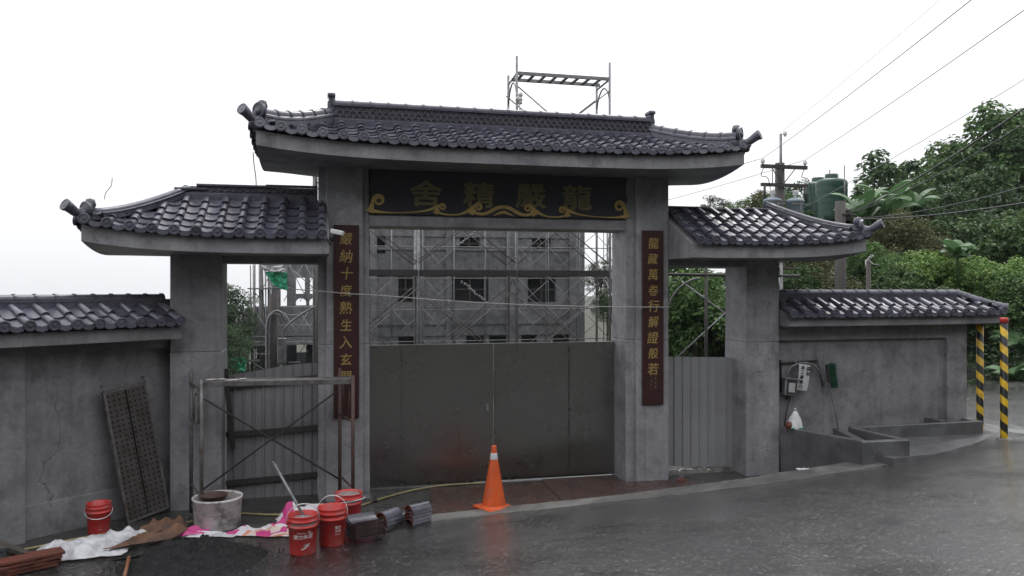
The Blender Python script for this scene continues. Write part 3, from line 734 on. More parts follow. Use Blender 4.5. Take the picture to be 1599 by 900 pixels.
# ------------------------------------------------------------------ lettering
DG = None
def glyph(ch, size, depth, bold=0.0, res=2):
    c = bpy.data.curves.new('glyph', 'FONT'); c.body = ch; c.size = size; c.extrude = depth; c.resolution_u = res
    c.align_x = 'CENTER'; c.align_y = 'CENTER'
    o = bpy.data.objects.new('glyph', c); COL.objects.link(o)
    bpy.context.view_layer.update()
    me = bpy.data.meshes.new_from_object(o.evaluated_get(bpy.context.evaluated_depsgraph_get()))
    bpy.data.objects.remove(o); bpy.data.curves.remove(c)
    if bold > 0:
        V0 = [tuple(v.co) for v in me.vertices]; F0 = [tuple(p.vertices) for p in me.polygons]; vv, ff = [], []
        for q in range(9):
            dx, dy = (0, 0) if q == 0 else (bold * math.cos(q * PI / 4), bold * math.sin(q * PI / 4))
            k = len(vv); vv += [(x + dx, y + dy, z + q * .00025) for x, y, z in V0]; ff += [[k + i for i in f] for f in F0]
        me = bpy.data.meshes.new('character'); me.from_pydata(vv, [], ff)
    xs = [v.co.x for v in me.vertices] or [0]; ys = [v.co.y for v in me.vertices] or [0]
    me.transform(Matrix.Translation((-(min(xs) + max(xs)) / 2, -(min(ys) + max(ys)) / 2, 0)))
    return me
def write(ch, size, M4, m, parent, depth=.004, bold=0.0, name='character', sx=1, sy=1, shear=0):
    me = glyph(ch, size, depth, bold)
    S = Matrix.Diagonal((sx, sy, 1, 1)); S[0][1] = shear * sy
    me.transform(S); me.materials.clear(); me.materials.append(m)
    o = bpy.data.objects.new(name, me); COL.objects.link(o); o.parent = parent
    o.matrix_basis = Matrix.Translation(-wl(parent)) @ M4
    return o
def facing(x, y, z, rz=0):                   # text plane that faces -Y
    return Matrix.Translation((x, y, z)) @ Matrix.Rotation(rz, 4, 'Z') @ Matrix.Rotation(R(90), 4, 'X')
SG = (2.343, 10.17, 3.555)
sign = thing('name_board', 'long black name board with four gold characters and gold cloud scroll, above the steel gate', 'sign', SG)
b = MB(); b.box(.64, 4.04, 10.165, 10.236, 3.556, 4.12); obj('board', b, M['sign_black'], sign)
for ch, x in (('舍', 1.335), ('精', 2.02), ('嚴', 2.71), ('龍', 3.35)):
    write(ch, .36, facing(x, 10.160, 3.83), M['gold_dull'], sign, .006, .007, sx=1.18, sy=.95)
def ribbon(pts, wid, y0, y1, b):
    """flat raised scroll: polyline (x, z) with a width at each point"""
    n = len(pts); A, B = [], []
    for i, p in enumerate(pts):
        a = V(pts[max(0, i - 1)]); c = V(pts[min(n - 1, i + 1)]); d = (c - a).normalized(); nn = V((-d.y, d.x))
        A.append(V(p) + nn * wid[i] / 2); B.append(V(p) - nn * wid[i] / 2)
    vs = [(p.x, y0, p.y) for p in A + B] + [(p.x, y1, p.y) for p in A + B]; fs = []
    for i in range(n - 1):
        fs += [(i, i + 1, n + i + 1, n + i), (i, 2 * n + i, 2 * n + i + 1, i + 1), (n + i, n + i + 1, 3 * n + i + 1, 3 * n + i)]
    fs += [(0, n, 3 * n, 2 * n), (n - 1, 3 * n - 1, 4 * n - 1, 2 * n - 1)]
    b.add(vs, fs)
def spline(pts, k=6):
    out = []; n = len(pts)
    for i in range(n - 1):
        p0, p1, p2, p3 = (V(pts[max(0, min(n - 1, j))]) for j in (i - 1, i, i + 1, i + 2))
        for q in range(k):
            t = q / k; out.append(.5 * ((2 * p1) + (p2 - p0) * t + (2 * p0 - 5 * p1 + 4 * p2 - p3) * t * t + (3 * p1 - p0 - 3 * p2 + p3) * t ** 3))
    out.append(V(pts[-1])); return out
KZ = .001112
def zp(x, y): return ((x - 55) * KZ, (612 + (x - 55) * .026 - y) * KZ + .012)     # measured drawing of the left half, metres from its lower left corner
def curl(c, r, a0, turns, n=16): return [(c[0] + r * (1 - .62 * k / n) * math.cos(a0 + turns * 2 * PI * k / n), c[1] - r * (1 - .62 * k / n) * math.sin(a0 + turns * 2 * PI * k / n)) for k in range(n + 1)]
waves = [
    ([(62, 605), (78, 560), (92, 500)] + curl((160, 472), 62, PI * .93, -1.35), [92, 60, 34] + [30, 30, 32, 34, 34, 32, 30, 28, 26, 24, 22, 22, 20, 20, 18, 16, 12]),
    ([(85, 585), (150, 600), (250, 610), (400, 613), (560, 606), (690, 590), (790, 560)] + curl((885, 552), 34, PI * .8, -1.3), [40, 30, 16, 10, 12, 20, 34] + [36, 34, 32, 28, 26, 24, 22, 20, 18, 18, 16, 16, 14, 14, 12, 12, 10]),
    ([(800, 600), (900, 632), (1000, 640), (1090, 632), (1180, 595)] + curl((1305, 552), 40, PI * .85, -1.3), [20, 20, 14, 20, 36] + [44, 40, 36, 32, 28, 26, 24, 22, 20, 18, 18, 16, 16, 14, 14, 12, 10]),
    ([(1215, 590), (1290, 625), (1370, 630), (1450, 600), (1530, 560), (1600, 548)], [30, 30, 32, 40, 42, 36]),
    ([(1480, 652), (1530, 630), (1600, 608)], [4, 24, 36]),
    ([(840, 570), (815, 600), (800, 625)], [46, 46, 60]), ([(1255, 570), (1235, 600), (1215, 632)], [60, 60, 60]),
]
b = MB()
for pts, wd_ in waves:
    k = 4; sp = spline([zp(*p) for p in pts], k); ww = [lerp(wd_[i // k], wd_[min(len(wd_) - 1, i // k + 1)], (i % k) / k) * KZ for i in range(len(sp))]
    for sg in (1, -1):
        P = [(2.343 + sg * (p.x - 1.7185), 3.556 + p.y) for p in sp]
        ribbon(P if sg == 1 else [q for q in P], ww, 10.152 - .001 * rnd.random(), 10.166, b)
obj('cloud_scroll', b, M['gold'], sign)
for sg in (1, -1):
    b = MB()
    sp = spline([zp(*p) for p in [(62, 400), (85, 320), (80, 220), (72, 150)] + curl((120, 120), 42, PI, -1.1)], 3)
    ribbon([(2.343 + sg * (p.x - 1.7185), 3.556 + p.y) for p in sp], [.016] * len(sp), 10.158, 10.166, b); obj('faded_scroll', b, M['gold_faint'], sign); b = MB()
    sp = spline([(0.03, .5), (.1, .52), (.17, .555), (.2, .54)], 3); ribbon([(2.343 + sg * p.x, 3.556 + p.y) for p in sp], [.014] * len(sp), 10.158, 10.166, b); obj('faded_scroll', b, M['gold_faint'], sign)
b = MB(); sp = [(2.343 + .06 * math.cos(q * PI / 8), 4.02 + .055 * math.sin(q * PI / 8)) for q in range(17)]
ribbon(sp, [.014] * 17, 10.157, 10.166, b); obj('faded_ornament', b, M['gold_faint'], sign)
def couplet(name, label, xc, z0, z1, text, small=None):
    t = thing(name, label, 'sign', (xc, 10.1, z0))
    b = MB(); b.box(xc - .153, xc + .153, 10.088, 10.122, z0, z1, bev=.006); obj('board', b, M['couplet'], t)
    n = len(text); top = z1 - .17; st = (2.62 if n > 8 else 2.4) * (z1 - z0) / 2.38
    pz = .212
    for i, ch in enumerate(text):
        s = .163 * rnd.uniform(.9, 1.06) if ch not in '十入' else .165
        o = write(ch, s, facing(xc + rnd.uniform(-.006, .006), 10.085, top - i * pz) @ Matrix.Rotation(R(rnd.uniform(-4, 2)), 4, 'Z'), M['gold'], t, .003, .0007, sx=.98, sy=1.02, shear=.1)
    for k, (ch, dx, dz) in enumerate(small or []):
        write(ch, .042, facing(xc + dx, 10.085, z0 + dz), M['gold_dull'], t, .002, 0, name='small_character')
    return t
couplet('couplet_board', 'dark red vertical board with gold characters on the left main column, behind the scaffold', .345, 1.025, 3.405, '嚴納十度熟生入玄門')
sm = [(c, .035, .53 - i * .058) for i, c in enumerate('歲次丁亥仲夏')] + [(c, -.03, .5 - i * .058) for i, c in enumerate('佛曆二五五一')]
couplet('couplet_board', 'dark red vertical board with gold characters and small inscription, on the right main column', 4.40, 1.055, 3.405, '龍藏萬卷行解證般若', sm)

# ------------------------------------------------------------------ steel gate and corrugated infill
sg_ = thing('steel_gate', 'double leaf stainless steel gate closing the middle opening, dull and water stained', 'gate', (2.35, 10.62, 0))
for x0, x1, seam in ((.66, 2.305, 1.07), (2.317, 4.035, 3.37)):
    b = MB(); b.box(x0, x1, 10.605, 10.645, .03, .13); b.box(x0, x1, 10.605, 10.645, 1.84, 1.882); b.box(x0, x0 + .03, 10.607, 10.643, .13, 1.84); b.box(x1 - .03, x1, 10.607, 10.643, .13, 1.84); b.box(x0 + .03, x1 - .03, 10.612, 10.618, .13, 1.84)
    leaf = obj('gate_leaf', b, M['steel'], sg_)
    for a, c in ((x0, seam - .004), (seam + .004, x1)):
        b = MB(); ph = rnd.random() * 9
        b.grid(lambda u, v: (lerp(a + .004, c - .004, u), 10.597 + .006 * fbm((u * 1.1 + ph, v * 1.3, ph), 2), lerp(.03, 1.878, v)), 10, 12)
        b.box(a + .003, c - .003, 10.601 + .007, 10.6085, .028, 1.88); obj('steel_sheet', b, M['steel'], leaf)
b = MB(); b.box(2.19, 2.24, 10.575, 10.6, .98, 1.07, bev=.008); b.path([(2.215, 10.58, 1.0), (2.215, 10.55, 1.0), (2.215, 10.55, .95)], .008, 6); obj('lock', b, M['galv'], sg_)
def corrugated(x0, x1, y, zb, zt, parent, name='corrugated_sheet', pitch=.115, m='panel'):
    b = MB(); xs = []; x = x0
    while x < x1:
        xs += [(x, 0), (x + pitch * .74, 0), (x + pitch * .8, -.022), (x + pitch * .92, -.022)]; x += pitch
    xs = [(min(a, x1), d) for a, d in xs]
    vs = []
    for a, d in xs: vs += [(a, y + d, zb(a)), (a, y + d, zt(a))]
    b.add(vs, [(2 * i, 2 * i + 2, 2 * i + 3, 2 * i + 1) for i in range(len(xs) - 1)])
    vs2 = [(p[0], p[1] + .004, p[2]) for p in vs]; b.add(vs2, [(2 * i, 2 * i + 1, 2 * i + 3, 2 * i + 2) for i in range(len(xs) - 1)])
    return obj(name, b, M[m], parent)
pl = thing('corrugated_hoarding', 'grey corrugated hoarding with dark rails closing the left side opening', 'hoarding', (-.55, 10.5, 0))
corrugated(-1.1, .0, 10.52, lambda x: -.01, lambda x: 1.59 + .05 * smooth(-1.1, .0, x) + .035 * math.sin(x * 3 + 2), pl, m='panel_dark')
for za, zc in ((1.42, 1.5), (.82, .86), (.22, .27)):
    b = MB(); M4 = Matrix.Translation((-1.1, 10.47, za)) @ Matrix.Rotation(-math.atan2(zc - za, 1.1), 4, 'Y')
    b.box(0, 1.1, -.02, .025, -.03, .03, M=M4); obj('rail', b, M['tube_dark'], pl)
b = MB(); b.box(-.03, .03, -.02, .02, -.5, .5, M=Matrix.Translation((-1.055, 10.43, 1.14)) @ Matrix.Rotation(R(-4.5), 4, 'Y')); obj('batten', b, M['tube_dark'], pl)
pr = thing('corrugated_hoarding', 'plain grey corrugated hoarding closing the right side opening, nearer the planters', 'hoarding', (5.23, 10.5, 0))
corrugated(4.67, 5.81, 10.52, lambda x: .12 - .06 * (x - 4.67), lambda x: 1.665 - .03 * (x - 4.67), pr, pitch=.13)
b = MB(); b.grid(lambda u, v: (4.67 + 1.14 * u, 10.42 + .1 * v + .02 * fbm((u * 9, v * 3, 1)), .012 + .05 * v * (1 + fbm((u * 14, v * 5, 2)))), 30, 4); obj('mortar_bead', b, M['kerb'], pr)

# ------------------------------------------------------------------ boundary walls
W0 = V((-1.72, 10.2, 0)); WD = V((-.774, -.633, 0)).normalized(); WN = V((.633, -.774, 0)).normalized()
def lw(s, off, z): return W0 + WD * s + WN * off + V((0, 0, z))
LW = frame(W0, -WD, -WN, V((0, 0, 1)))        # local x runs right along the wall, y into it
wall = thing('boundary_wall', 'grey rendered boundary wall on the left with a tiled coping, running towards the viewer', 'wall', (*lw(1.5, 0, 0),))
b = MB(); b.box(-4.5, .25, .1, .27, -.1, 2.1, M=LW); obj('wall_panel', b, M['conc_wall'], wall)
b = MB(); b.box(-1.55, .2, .005, .11, 1.93, 2.1, M=LW); obj('beam', b, M['conc_wall'], wall)
b = MB(); b.box(-2.05, -1.55, .0, .11, -.1, 2.09, M=LW, bev=.006); obj('pier', b, M['conc_wall'], wall)
b = MB(); b.box(-4.5, -2.05, .005, .11, 1.93, 2.1, M=LW); obj('beam', b, M['conc_wall'], wall)
b = MB(); b.box(-1.55, .2, .078, .11, -.1, .36, M=LW, bev=.005); obj('plinth', b, M['conc_wall'], wall)
b = MB(); b.add([(-4.5, -.3, 2.045), (-.0, -.3, 2.045), (-.0, .62, 2.045), (-4.5, .62, 2.045), (-4.5, -.3, 2.18), (-.0, -.3, 2.18), (-.0, .16, 2.4), (-4.5, .16, 2.4), (-.0, .62, 2.18), (-4.5, .62, 2.18)],
      [(3, 2, 1, 0), (0, 1, 5, 4), (4, 5, 6, 7), (7, 6, 8, 9), (9, 8, 2, 3), (1, 2, 8, 6, 5), (0, 4, 7, 9, 3)], M=LW)
cop = obj('coping', b, M['conc_wall'], wall)
SW = lambda a, t: LW @ V((a, lerp(-.35, .16, t), 2.235 + .235 * (.85 * t + .15 * t * t)))
tile_slope(SW, -4.4, -.06, .56, lambda a: 1, cop, t_end=.8)
J = MB(); SB = lambda a, t: LW @ V((-a, lerp(.67, .16, t), 2.235 + .235 * t)); tile_slope(SB, -.05, 4.4, .56, lambda a: 1, None, J, t_end=.8); obj('rear_tiles', J, M['tile'], cop, kind='stuff')
b = MB(); b.box(-4.5, .1, .09, .23, 2.36, 2.5, M=LW); b.box(-4.5, .1, .08, .24, 2.478, 2.492, M=LW); obj('ridge_band', b, M['tile'], cop)
ridge_run([LW @ V((.02, .16, 2.505)), LW @ V((-4.4, .16, 2.505))], cop)
# right wall
rw = thing('boundary_wall', 'grey rendered boundary wall on the right with a tiled coping, behind the planters', 'wall', (7.9, 10.3, 0))
b = MB(); b.box(6.3, 9.54, 10.27, 10.5, -.1, 2.14); obj('wall_panel', b, M['conc_wall'], rw)
b = MB(); b.box(6.31, 9.2, 10.205, 10.28, 1.885, 2.14); obj('beam', b, M['conc_wall'], rw)
b = MB(); b.box(9.2, 9.55, 10.2, 10.51, -.1, 2.135, bev=.006); obj('pier', b, M['conc_wall'], rw)
RW = Roof(6.34, 9.98, 9.9, 10.86, 2.255, 2.5, 6.34, 9.52, .02, False, True)
cop = RW.slab(2.095, 0, 'coping', M['conc_wall'], rw)
tile_slope(RW.front, 6.4, 9.9, .54, RW.tmax, cop, t_end=.8)
J = MB(); tile_slope(RW.back, -9.9, -6.4, .54, lambda a: RW.tmax(-a), None, J, t_end=.8); tile_slope(RW.right, 9.98, 10.78, .52, RW.tside, None, J); obj('rear_tiles', J, M['tile'], cop, kind='stuff')
b = MB(); b.box(6.33, 9.53, 10.31, 10.45, 2.4, 2.53); b.box(6.33, 9.53, 10.3, 10.46, 2.522, 2.536); obj('ridge_band', b, M['tile'], cop)
ridge_run([(9.55, 10.38, 2.55), (6.36, 10.38, 2.55)], cop)
for y in (9.9, 10.86):
    P = [p + V((0, 0, .06)) for p in RW.hip(9.5, 9.99, y, 4)]; ridge_run(P[::-1], cop, 0, .2)
# planters
def wall_run(b, pts, th, z1, z0=-.1):
    for (x0, y0), (x1, y1) in zip(pts, pts[1:]):
        d = V((x1 - x0, y1 - y0)); L = d.length; a = math.atan2(d.y, d.x)
        b.box(0, L, 0, th, z0, z1, M=Matrix.Translation((x0, y0, 0)) @ Matrix.Rotation(a, 4, 'Z'), bev=.008)
ptr = thing('planter', 'low empty concrete planter trough jutting from the right wall towards the road', 'planter', (6.9, 9.4, 0))
b = MB(); wall_run(b, [(6.34, 10.12), (6.755, 8.93)], .1, .672); obj('side_wall', b, M['conc_wet'], ptr)
b = MB(); wall_run(b, [(6.75, 8.9), (7.43, 8.87)], .11, .668); obj('front_wall', b, M['conc_wet'], ptr)
b = MB(); wall_run(b, [(7.44, 8.9), (7.36, 9.86)], .1, .67); obj('side_wall', b, M['conc_wet'], ptr)
b = MB(); wall_run(b, [(7.12, 9.86), (6.87, 9.04)], -.1, .666); obj('inner_wall', b, M['conc_wet'], ptr)
b = MB(); b.prism([(6.87, 9.0), (7.38, 8.98), (7.36, 9.9), (7.12, 9.9)], .3, .52); obj('soil_bed', b, M['sand'], ptr)
ptr = thing('planter', 'long narrow concrete planter trough hugging the foot of the right wall', 'planter', (8.4, 10.0, 0))
b = MB(); wall_run(b, [(7.3, 9.85), (9.53, 9.87)], .09, .67); obj('front_wall', b, M['conc_wet'], ptr)
b = MB(); wall_run(b, [(9.53, 9.875), (9.5, 10.19)], .09, .668); obj('side_wall', b, M['conc_wet'], ptr)
b = MB(); b.box(8.85, 8.95, 9.95, 10.26, .3, .69); obj('cross_wall', b, M['conc_wet'], ptr)
b = MB(); b.box(7.32, 9.45, 9.93, 10.265, .3, .5); obj('soil_bed', b, M['sand'], ptr)

# ------------------------------------------------------------------ things on the ground before the gate
def gz(x, y): return max(.008 if y > 9.0 else -1, road_z(x, y) if y < kerb_y(x) else .008)
mt = None
for i, (poly, z, lab) in enumerate((
    ([(1.28, 9.1), (2.93, 9.36), (2.96, 10.45), (1.42, 10.42)], .0, 'rusty brown steel plate on the wet ground, under and left of the traffic cone'),
    ([(2.9, 9.28), (4.98, 9.62), (4.85, 10.06), (4.0, 10.1), (3.98, 10.52), (2.95, 10.5)], .012, 'rusty brown steel plate on the wet ground before the right gate leaf'))):
    b = MB(); nn = 14
    zb = .012 + z
    b.prism(poly, zb, zb + .012)
    o = obj('steel_plate', b, M['rust'], origin=(poly[0][0], poly[0][1], zb)); props(o, lab, 'steel plate', 'rusty plates before the gate')
b = MB(); b.box(.64, 2.05, 10.55, 10.8, .0, .024, bev=.006); props(obj('threshold', b, M['conc_wet'], origin=(2.6, 10.65, 0)), kind='structure')
# traffic cone
cone = thing('traffic_cone', 'orange traffic cone with one white band, on the rusty plate before the gate', 'traffic cone', (2.03, 9.3, .024))
b = MB(); b.box(-.185, .185, -.185, .185, 0, .028, bev=.008); b.lathe([(.165, .028), (.15, .045), (.14, .05)], 24); obj('base', b, M['orange'], cone, local=True)
pf = [(.14, .05), (.128, .12), (.052, .56), (.049, .58)]
b = MB(); b.lathe(pf, 28); b.lathe([(.0375, .655), (.031, .7), (.029, .735), (.026, .74), (.018, .735), (.018, .6)], 28); obj('body', b, M['orange'], cone, local=True)
b = MB(); b.lathe([(.049, .565), (.0505, .568), (.039, .652), (.0375, .655)], 28); obj('band', b, M['white'], cone, local=True)
cone.rotation_euler = (0, 0, R(22))
# buckets
def bucket_parts(t, rim_up=True):
    b = MB(); b.lathe([(0, .008), (.118, .008), (.124, .0), (.128, .012), (.139, .265), (.146, .268), (.147, .282), (.14, .285), (.1415, .318), (.149, .32), (.15, .335), (.1435, .34), (.1455, .372), (.149, .378), (.146, .384), (.139, .38), (.128, .1), (.122, .03), (0, .03)], 36)
    obj('body', b, M['red'], t, local=True)
    for sg in (1, -1):
        b = MB(); b.box(-.016, .016, -.006, .01, .282, .32, M=Matrix.Rotation(PI / 2 * sg, 4, 'Z') @ Matrix.Translation((0, -.152, 0)), bev=.004); obj('handle_lug', b, M['red'], t, local=True)
def bail(t, tilt, m='white', h=.19):
    """wire handle hinged on the lugs; tilt 0 = upright, 90 = hanging down in front"""
    b = MB(); pts = []
    for k in range(17):
        a = PI * k / 16; x = .16 * math.cos(a); q = h * (math.sin(a) ** .8)
        pts.append((x, -q * math.sin(R(tilt)), .3 + q * math.cos(R(tilt))))
    b.path(pts, [.0035] * 6 + [.006] * 5 + [.0035] * 6, 6); obj('handle', b, M[m], t, local=True)
def bucket(label, x, y, rz, tilt, lettering=None, muck=0, sc=1):
    t = thing('bucket', label, 'bucket', (x, y, gz(x, y)), rz, 'red plastic buckets'); bucket_parts(t); bail(t, tilt)
    if muck:
        b = MB(); b.grid(lambda u, v: (lambda a, r: (r * math.cos(a), r * math.sin(a), muck + .02 * fbm((3 * math.cos(a) * r * 9, math.sin(a) * r * 20, x)) + .015 * (1 - v)))(2 * PI * u, .131 * v), 28, 6); obj('contents', b, M['cement_skin'], t, local=True)
        b = MB(); b.grid(lambda u, v: (lambda a, z: ((.1405 + .007 * (z - .285) / .09) * math.cos(a), (.1405 + .007 * (z - .285) / .09) * math.sin(a), z))(lerp(-2.6, -.35, u), lerp(.29 + .028 * abs(fbm((u * 6, 2, x))), .315, v)), 26, 3)
        obj('mortar_smear', b, M['cement_skin'], t, local=True)
    t.scale = (sc, sc, sc)
    def on(ch, a, z, size, depth, nm, bold=0, sh=.2, sx_=1):
        r = .1285 + .011 * (z - .012) / .253 + .0008
        me = glyph(ch, size, 0.0, bold); S = Matrix.Diagonal((sx_, 1, 1, 1)); S[0][1] = sh; me.transform(S)
        for v in me.vertices:
            q = a + v.co.x / r; rr = r + (v.co.y * .043) + .0006; v.co = V((rr * math.sin(q), -rr * math.cos(q), z + v.co.y))
        me.materials.clear(); me.materials.append(M['red_label']); o = bpy.data.objects.new(nm, me); COL.objects.link(o); o.parent = t
    if lettering == 'front':
        for i, ch in enumerate('彈力水泥'): on(ch, R(-31 + i * 20.5), .185 + .004 * i, .05, 0, 'character', .0012, .15)
        on('---------', R(-8), .226, .03, 0, 'small_print', .0015, .3); on('--', R(24), .235, .045, 0, 'small_print', .003, .5)
        b = MB()
        for p in ([(-.042, 0), (-.012, 0), (.018, .052), (.0, .052)], [(-.004, .01), (.008, .01), (.034, .056), (.024, .056)], [(.02, .022), (.03, .022), (.046, .058), (.036, .058)]):
            vs = []
            for px, pz in p:
                z = .065 + pz; r = .1285 + .011 * (z - .012) / .253 + .0012; a = R(8) + px / r; vs.append((r * math.sin(a), -r * math.cos(a), z))
            b.add(vs, [(0, 1, 2, 3)])
        obj('emblem', b, M['red_label'], t, local=True)
    if lettering == 'side':
        on('彈力', R(42), .2, .034, 0, 'character', .001, .1); on('水泥', R(42), .165, .03, 0, 'character', .001, .1); on('------', R(40), .13, .03, 0, 'small_print', .001, .1)
    if lettering == 'dash':
        on('---', R(8), .07, .045, 0, 'small_print', .001, .1); on('--', R(6), .2, .03, 0, 'small_print', .0005, .1)
    return t
bucket('front red bucket with white lettering and mortar on its rim, steel rod in it', -.14, 8.19, R(2), 10, 'front', .33)
bucket('clean red bucket in the middle of three, its white handle standing upright', .145, 8.4, R(-18), -8, 'side')
bucket('red bucket at the back of three, dirty cement up to its rim', .33, 8.97, R(40), 80, None, .355)
bucket('red bucket alone by the left wall, handle hanging down its front', -2.28, 9.42, R(10), 118, 'dash', sc=.84)
# steel rod in the front bucket
b = MB(); b.path([(-.12, 8.25, .34), (-.26, 8.38, .56), (-.43, 8.54, .84)], .014, 8); b.path([(-.43, 8.54, .84), (-.435, 8.545, .85), (-.46, 8.56, .84)], .01, 6)
props(obj('steel_rod', b, M['galv'], origin=(-.12, 8.25, .34)), 'bright steel rod leaning up out of the front red bucket', 'rod')
# mortar tub with a pan on it
tub = thing('mortar_tub', 'large white tub splashed with dried mortar, between sand heap and scaffold', 'tub', (-1.07, 9.36, .008)); tub.scale = (.92, .92, .92)
b = MB(); b.lathe([(0, .0), (.255, 0), (.262, .01), (.278, .33), (.288, .335), (.29, .36), (.28, .365), (.268, .35), (.25, .05), (0, .04)], 40); obj('body', b, M['tub'], tub, local=True)
b = MB(); b.grid(lambda u, v: (.268 * v * math.cos(2 * PI * u), .268 * v * math.sin(2 * PI * u), .345 + .02 * fbm((v * 3 * math.cos(2 * PI * u), v * 3 * math.sin(2 * PI * u), 4))), 30, 6); obj('contents', b, M['cement_skin'], tub, local=True)
b = MB(); b.path([(.29 * math.cos(a), .29 * math.sin(a), .3 - .1 * math.sin(PI * k / 12)) for k, a in ((k, lerp(-2.9, -.4, k / 12)) for k in range(13))], .004, 6); obj('handle', b, M['galv'], tub, local=True)
b = MB(); b.lathe([(0, 0), (.12, 0), (.15, .05), (.156, .053), (.15, .045), (.118, .012), (0, .012)], 28, c=(-1.1, 9.26, .333)); props(obj('mixing_pan', b, M['rust_tube'], origin=(-1.1, 9.26, .333)), 'shallow brown pan resting on top of the mortar tub', 'pan')
# sand heap
def heap(cx, cy, rx, ry, h, n, seed):
    b = MB()
    def fn(u, v):
        a = 2 * PI * u; r = v; k = 1 + .22 * fbm((math.cos(a) * 1.4, math.sin(a) * 1.4, seed))
        x, y = cx + rx * r * k * math.cos(a), cy + ry * r * k * math.sin(a)
        f = max(0, 1 - r ** 1.3); z = h * f * (1 + .35 * fbm((x * 3, y * 3, seed))) + .06 * f ** .5 * fbm((x * 9, y * 9, seed)) + .016 * fbm((x * 26, y * 26, seed)) * min(1, 3 * f)
        return (x, y, gz(x, y) + max(-.01, z))
    b.grid(fn, n, n // 3); return b
props(obj('sand_heap', heap(-1.15, 8.16, .66, .5, .24, 170, 3), M['sand'], origin=(-1.05, 8.18, 0)), kind='stuff', label='heap of dark wet sand at the road edge')
b = MB(); rr_ = random.Random(5)
for i in range(900):
    a = rr_.random() * 2 * PI; q = rr_.random() ** .6; x, y = -1.12 + .84 * q * math.cos(a), 8.18 + .6 * q * math.sin(a); s = rr_.uniform(.003, .009)
    z = gz(x, y) + .001; zz = .2 * max(0, 1 - (math.hypot((x + 1.15) / .62, (y - 8.16) / .47)) ** 1.3)
    b.add([(x - s, y - s, z + zz), (x + s, y - s * .6, z + zz), (x + s * .4, y + s, z + zz), (x, y, z + zz + s * 1.3)], [(0, 1, 3), (1, 2, 3), (2, 0, 3)])
props(obj('sand_grit', b, M['sand'], origin=(-1, 8.2, 0)), kind='stuff')
# crumpled cloths and sheets
def cloth(name, label, cat, m, poly, h, n, seed, fold=5.0, off=.012, grp=None, under=None):
    A, B_, C_, D_ = (V(p) for p in poly); b = MB()
    def fn(u, v):
        uu = u + .05 * fbm((v * 4, seed, 1)) * (1 if u in (0, 1) else .3); vv = v + .06 * fbm((u * 4, seed, 7)) * (1 if v in (0, 1) else .3)
        p = A.lerp(B_, uu).lerp(D_.lerp(C_, uu), vv)
        q = (p.x * fold, p.y * fold, seed); e = min(1, 6 * min(u, 1 - u, v, 1 - v) + .12)
        sa = lambda t: math.sqrt(t * t + .012); r1 = 1.1 - sa(noise.noise(V(q))) * 2; r2 = 1.1 - sa(noise.noise(V((q[0] * 2.3, q[1] * 2.3, seed + 3)))) * 2
        z = h * e * (max(0, r1) ** 1.5 * .75 + max(0, r2) ** 2 * .3 + .12) * (.55 + .7 * abs(noise.noise(V((p.x * 1.7, p.y * 1.7, seed + 9)))))
        base = gz(p.x, p.y) + (under(p.x, p.y) if under else 0)
        return (p.x + .03 * noise.noise(V((q[0], q[1], seed + 5))), p.y + .03 * noise.noise(V((q[0], q[1], seed + 6))), base + off + z)
    b.grid(fn, n, n)
    return props(obj(name, b, m, origin=(*((A + C_) / 2), .01)), label, cat, grp)
sandz = lambda x, y: .17 * max(0, 1 - (math.hypot((x + 1.05) / .8, (y - 8.18) / .55)) ** 1.3)
cloth('tarpaulin', 'crumpled white tarpaulin lying beside the terracotta tiles and the left wall', 'tarpaulin', M['tarp'], [(-2.62, 8.42), (-1.85, 8.52), (-1.72, 9.28), (-2.72, 8.95)], .17, 46, 2.2, 4.5)
cloth('cement_sack', 'flattened brown paper cement sack lying over the white tarpaulin', 'sack', M['sack'], [(-2.06, 8.58), (-1.45, 8.78), (-1.28, 9.12), (-1.75, 8.86)], .13, 34, 6.1, 4, .06)
cloth('cement_sack', 'crumpled dark brown sack heaped behind the flattened one, near the mortar tub', 'sack', M['sack'], [(-1.85, 9.2), (-1.42, 9.22), (-1.38, 9.48), (-1.78, 9.5)], .2, 26, 8.4, 5, .03)
cloth('cloth', 'small bright pink cloth beside the foot of the mortar tub', 'cloth', M['pink'], [(-1.42, 8.98), (-1.17, 8.98), (-1.12, 9.12), (-1.36, 9.15)], .1, 20, 4.4, 8, .03)
cloth('sack', 'pale printed sack trailing on the ground right of the mortar tub', 'sack', M['print'], [(-1.0, 8.95), (-.3, 8.72), (-.22, 9.12), (-.78, 9.12)], .12, 36, 12.5, 5)
cloth('sack', 'white sack sheet lying flat in front of the mortar tub', 'sack', M['tarp'], [(-1.42, 9.0), (-.85, 8.86), (-.75, 9.03), (-1.36, 9.1)], .05, 26, 14.5, 5)
cloth('cloth', 'pink white and orange printed cloth bundled behind the three buckets', 'cloth', M['print'], [(-.5, 9.02), (.25, 8.95), (.42, 9.42), (-.38, 9.45)], .27, 44, 21.3, 3.2, .04)
cloth('cloth', 'bright pink cloth scrap between the buckets and the stacked curved tiles', 'cloth', M['pink'], [(.4, 8.82), (.72, 8.88), (.74, 9.05), (.4, 9.05)], .12, 22, 30.2, 6)
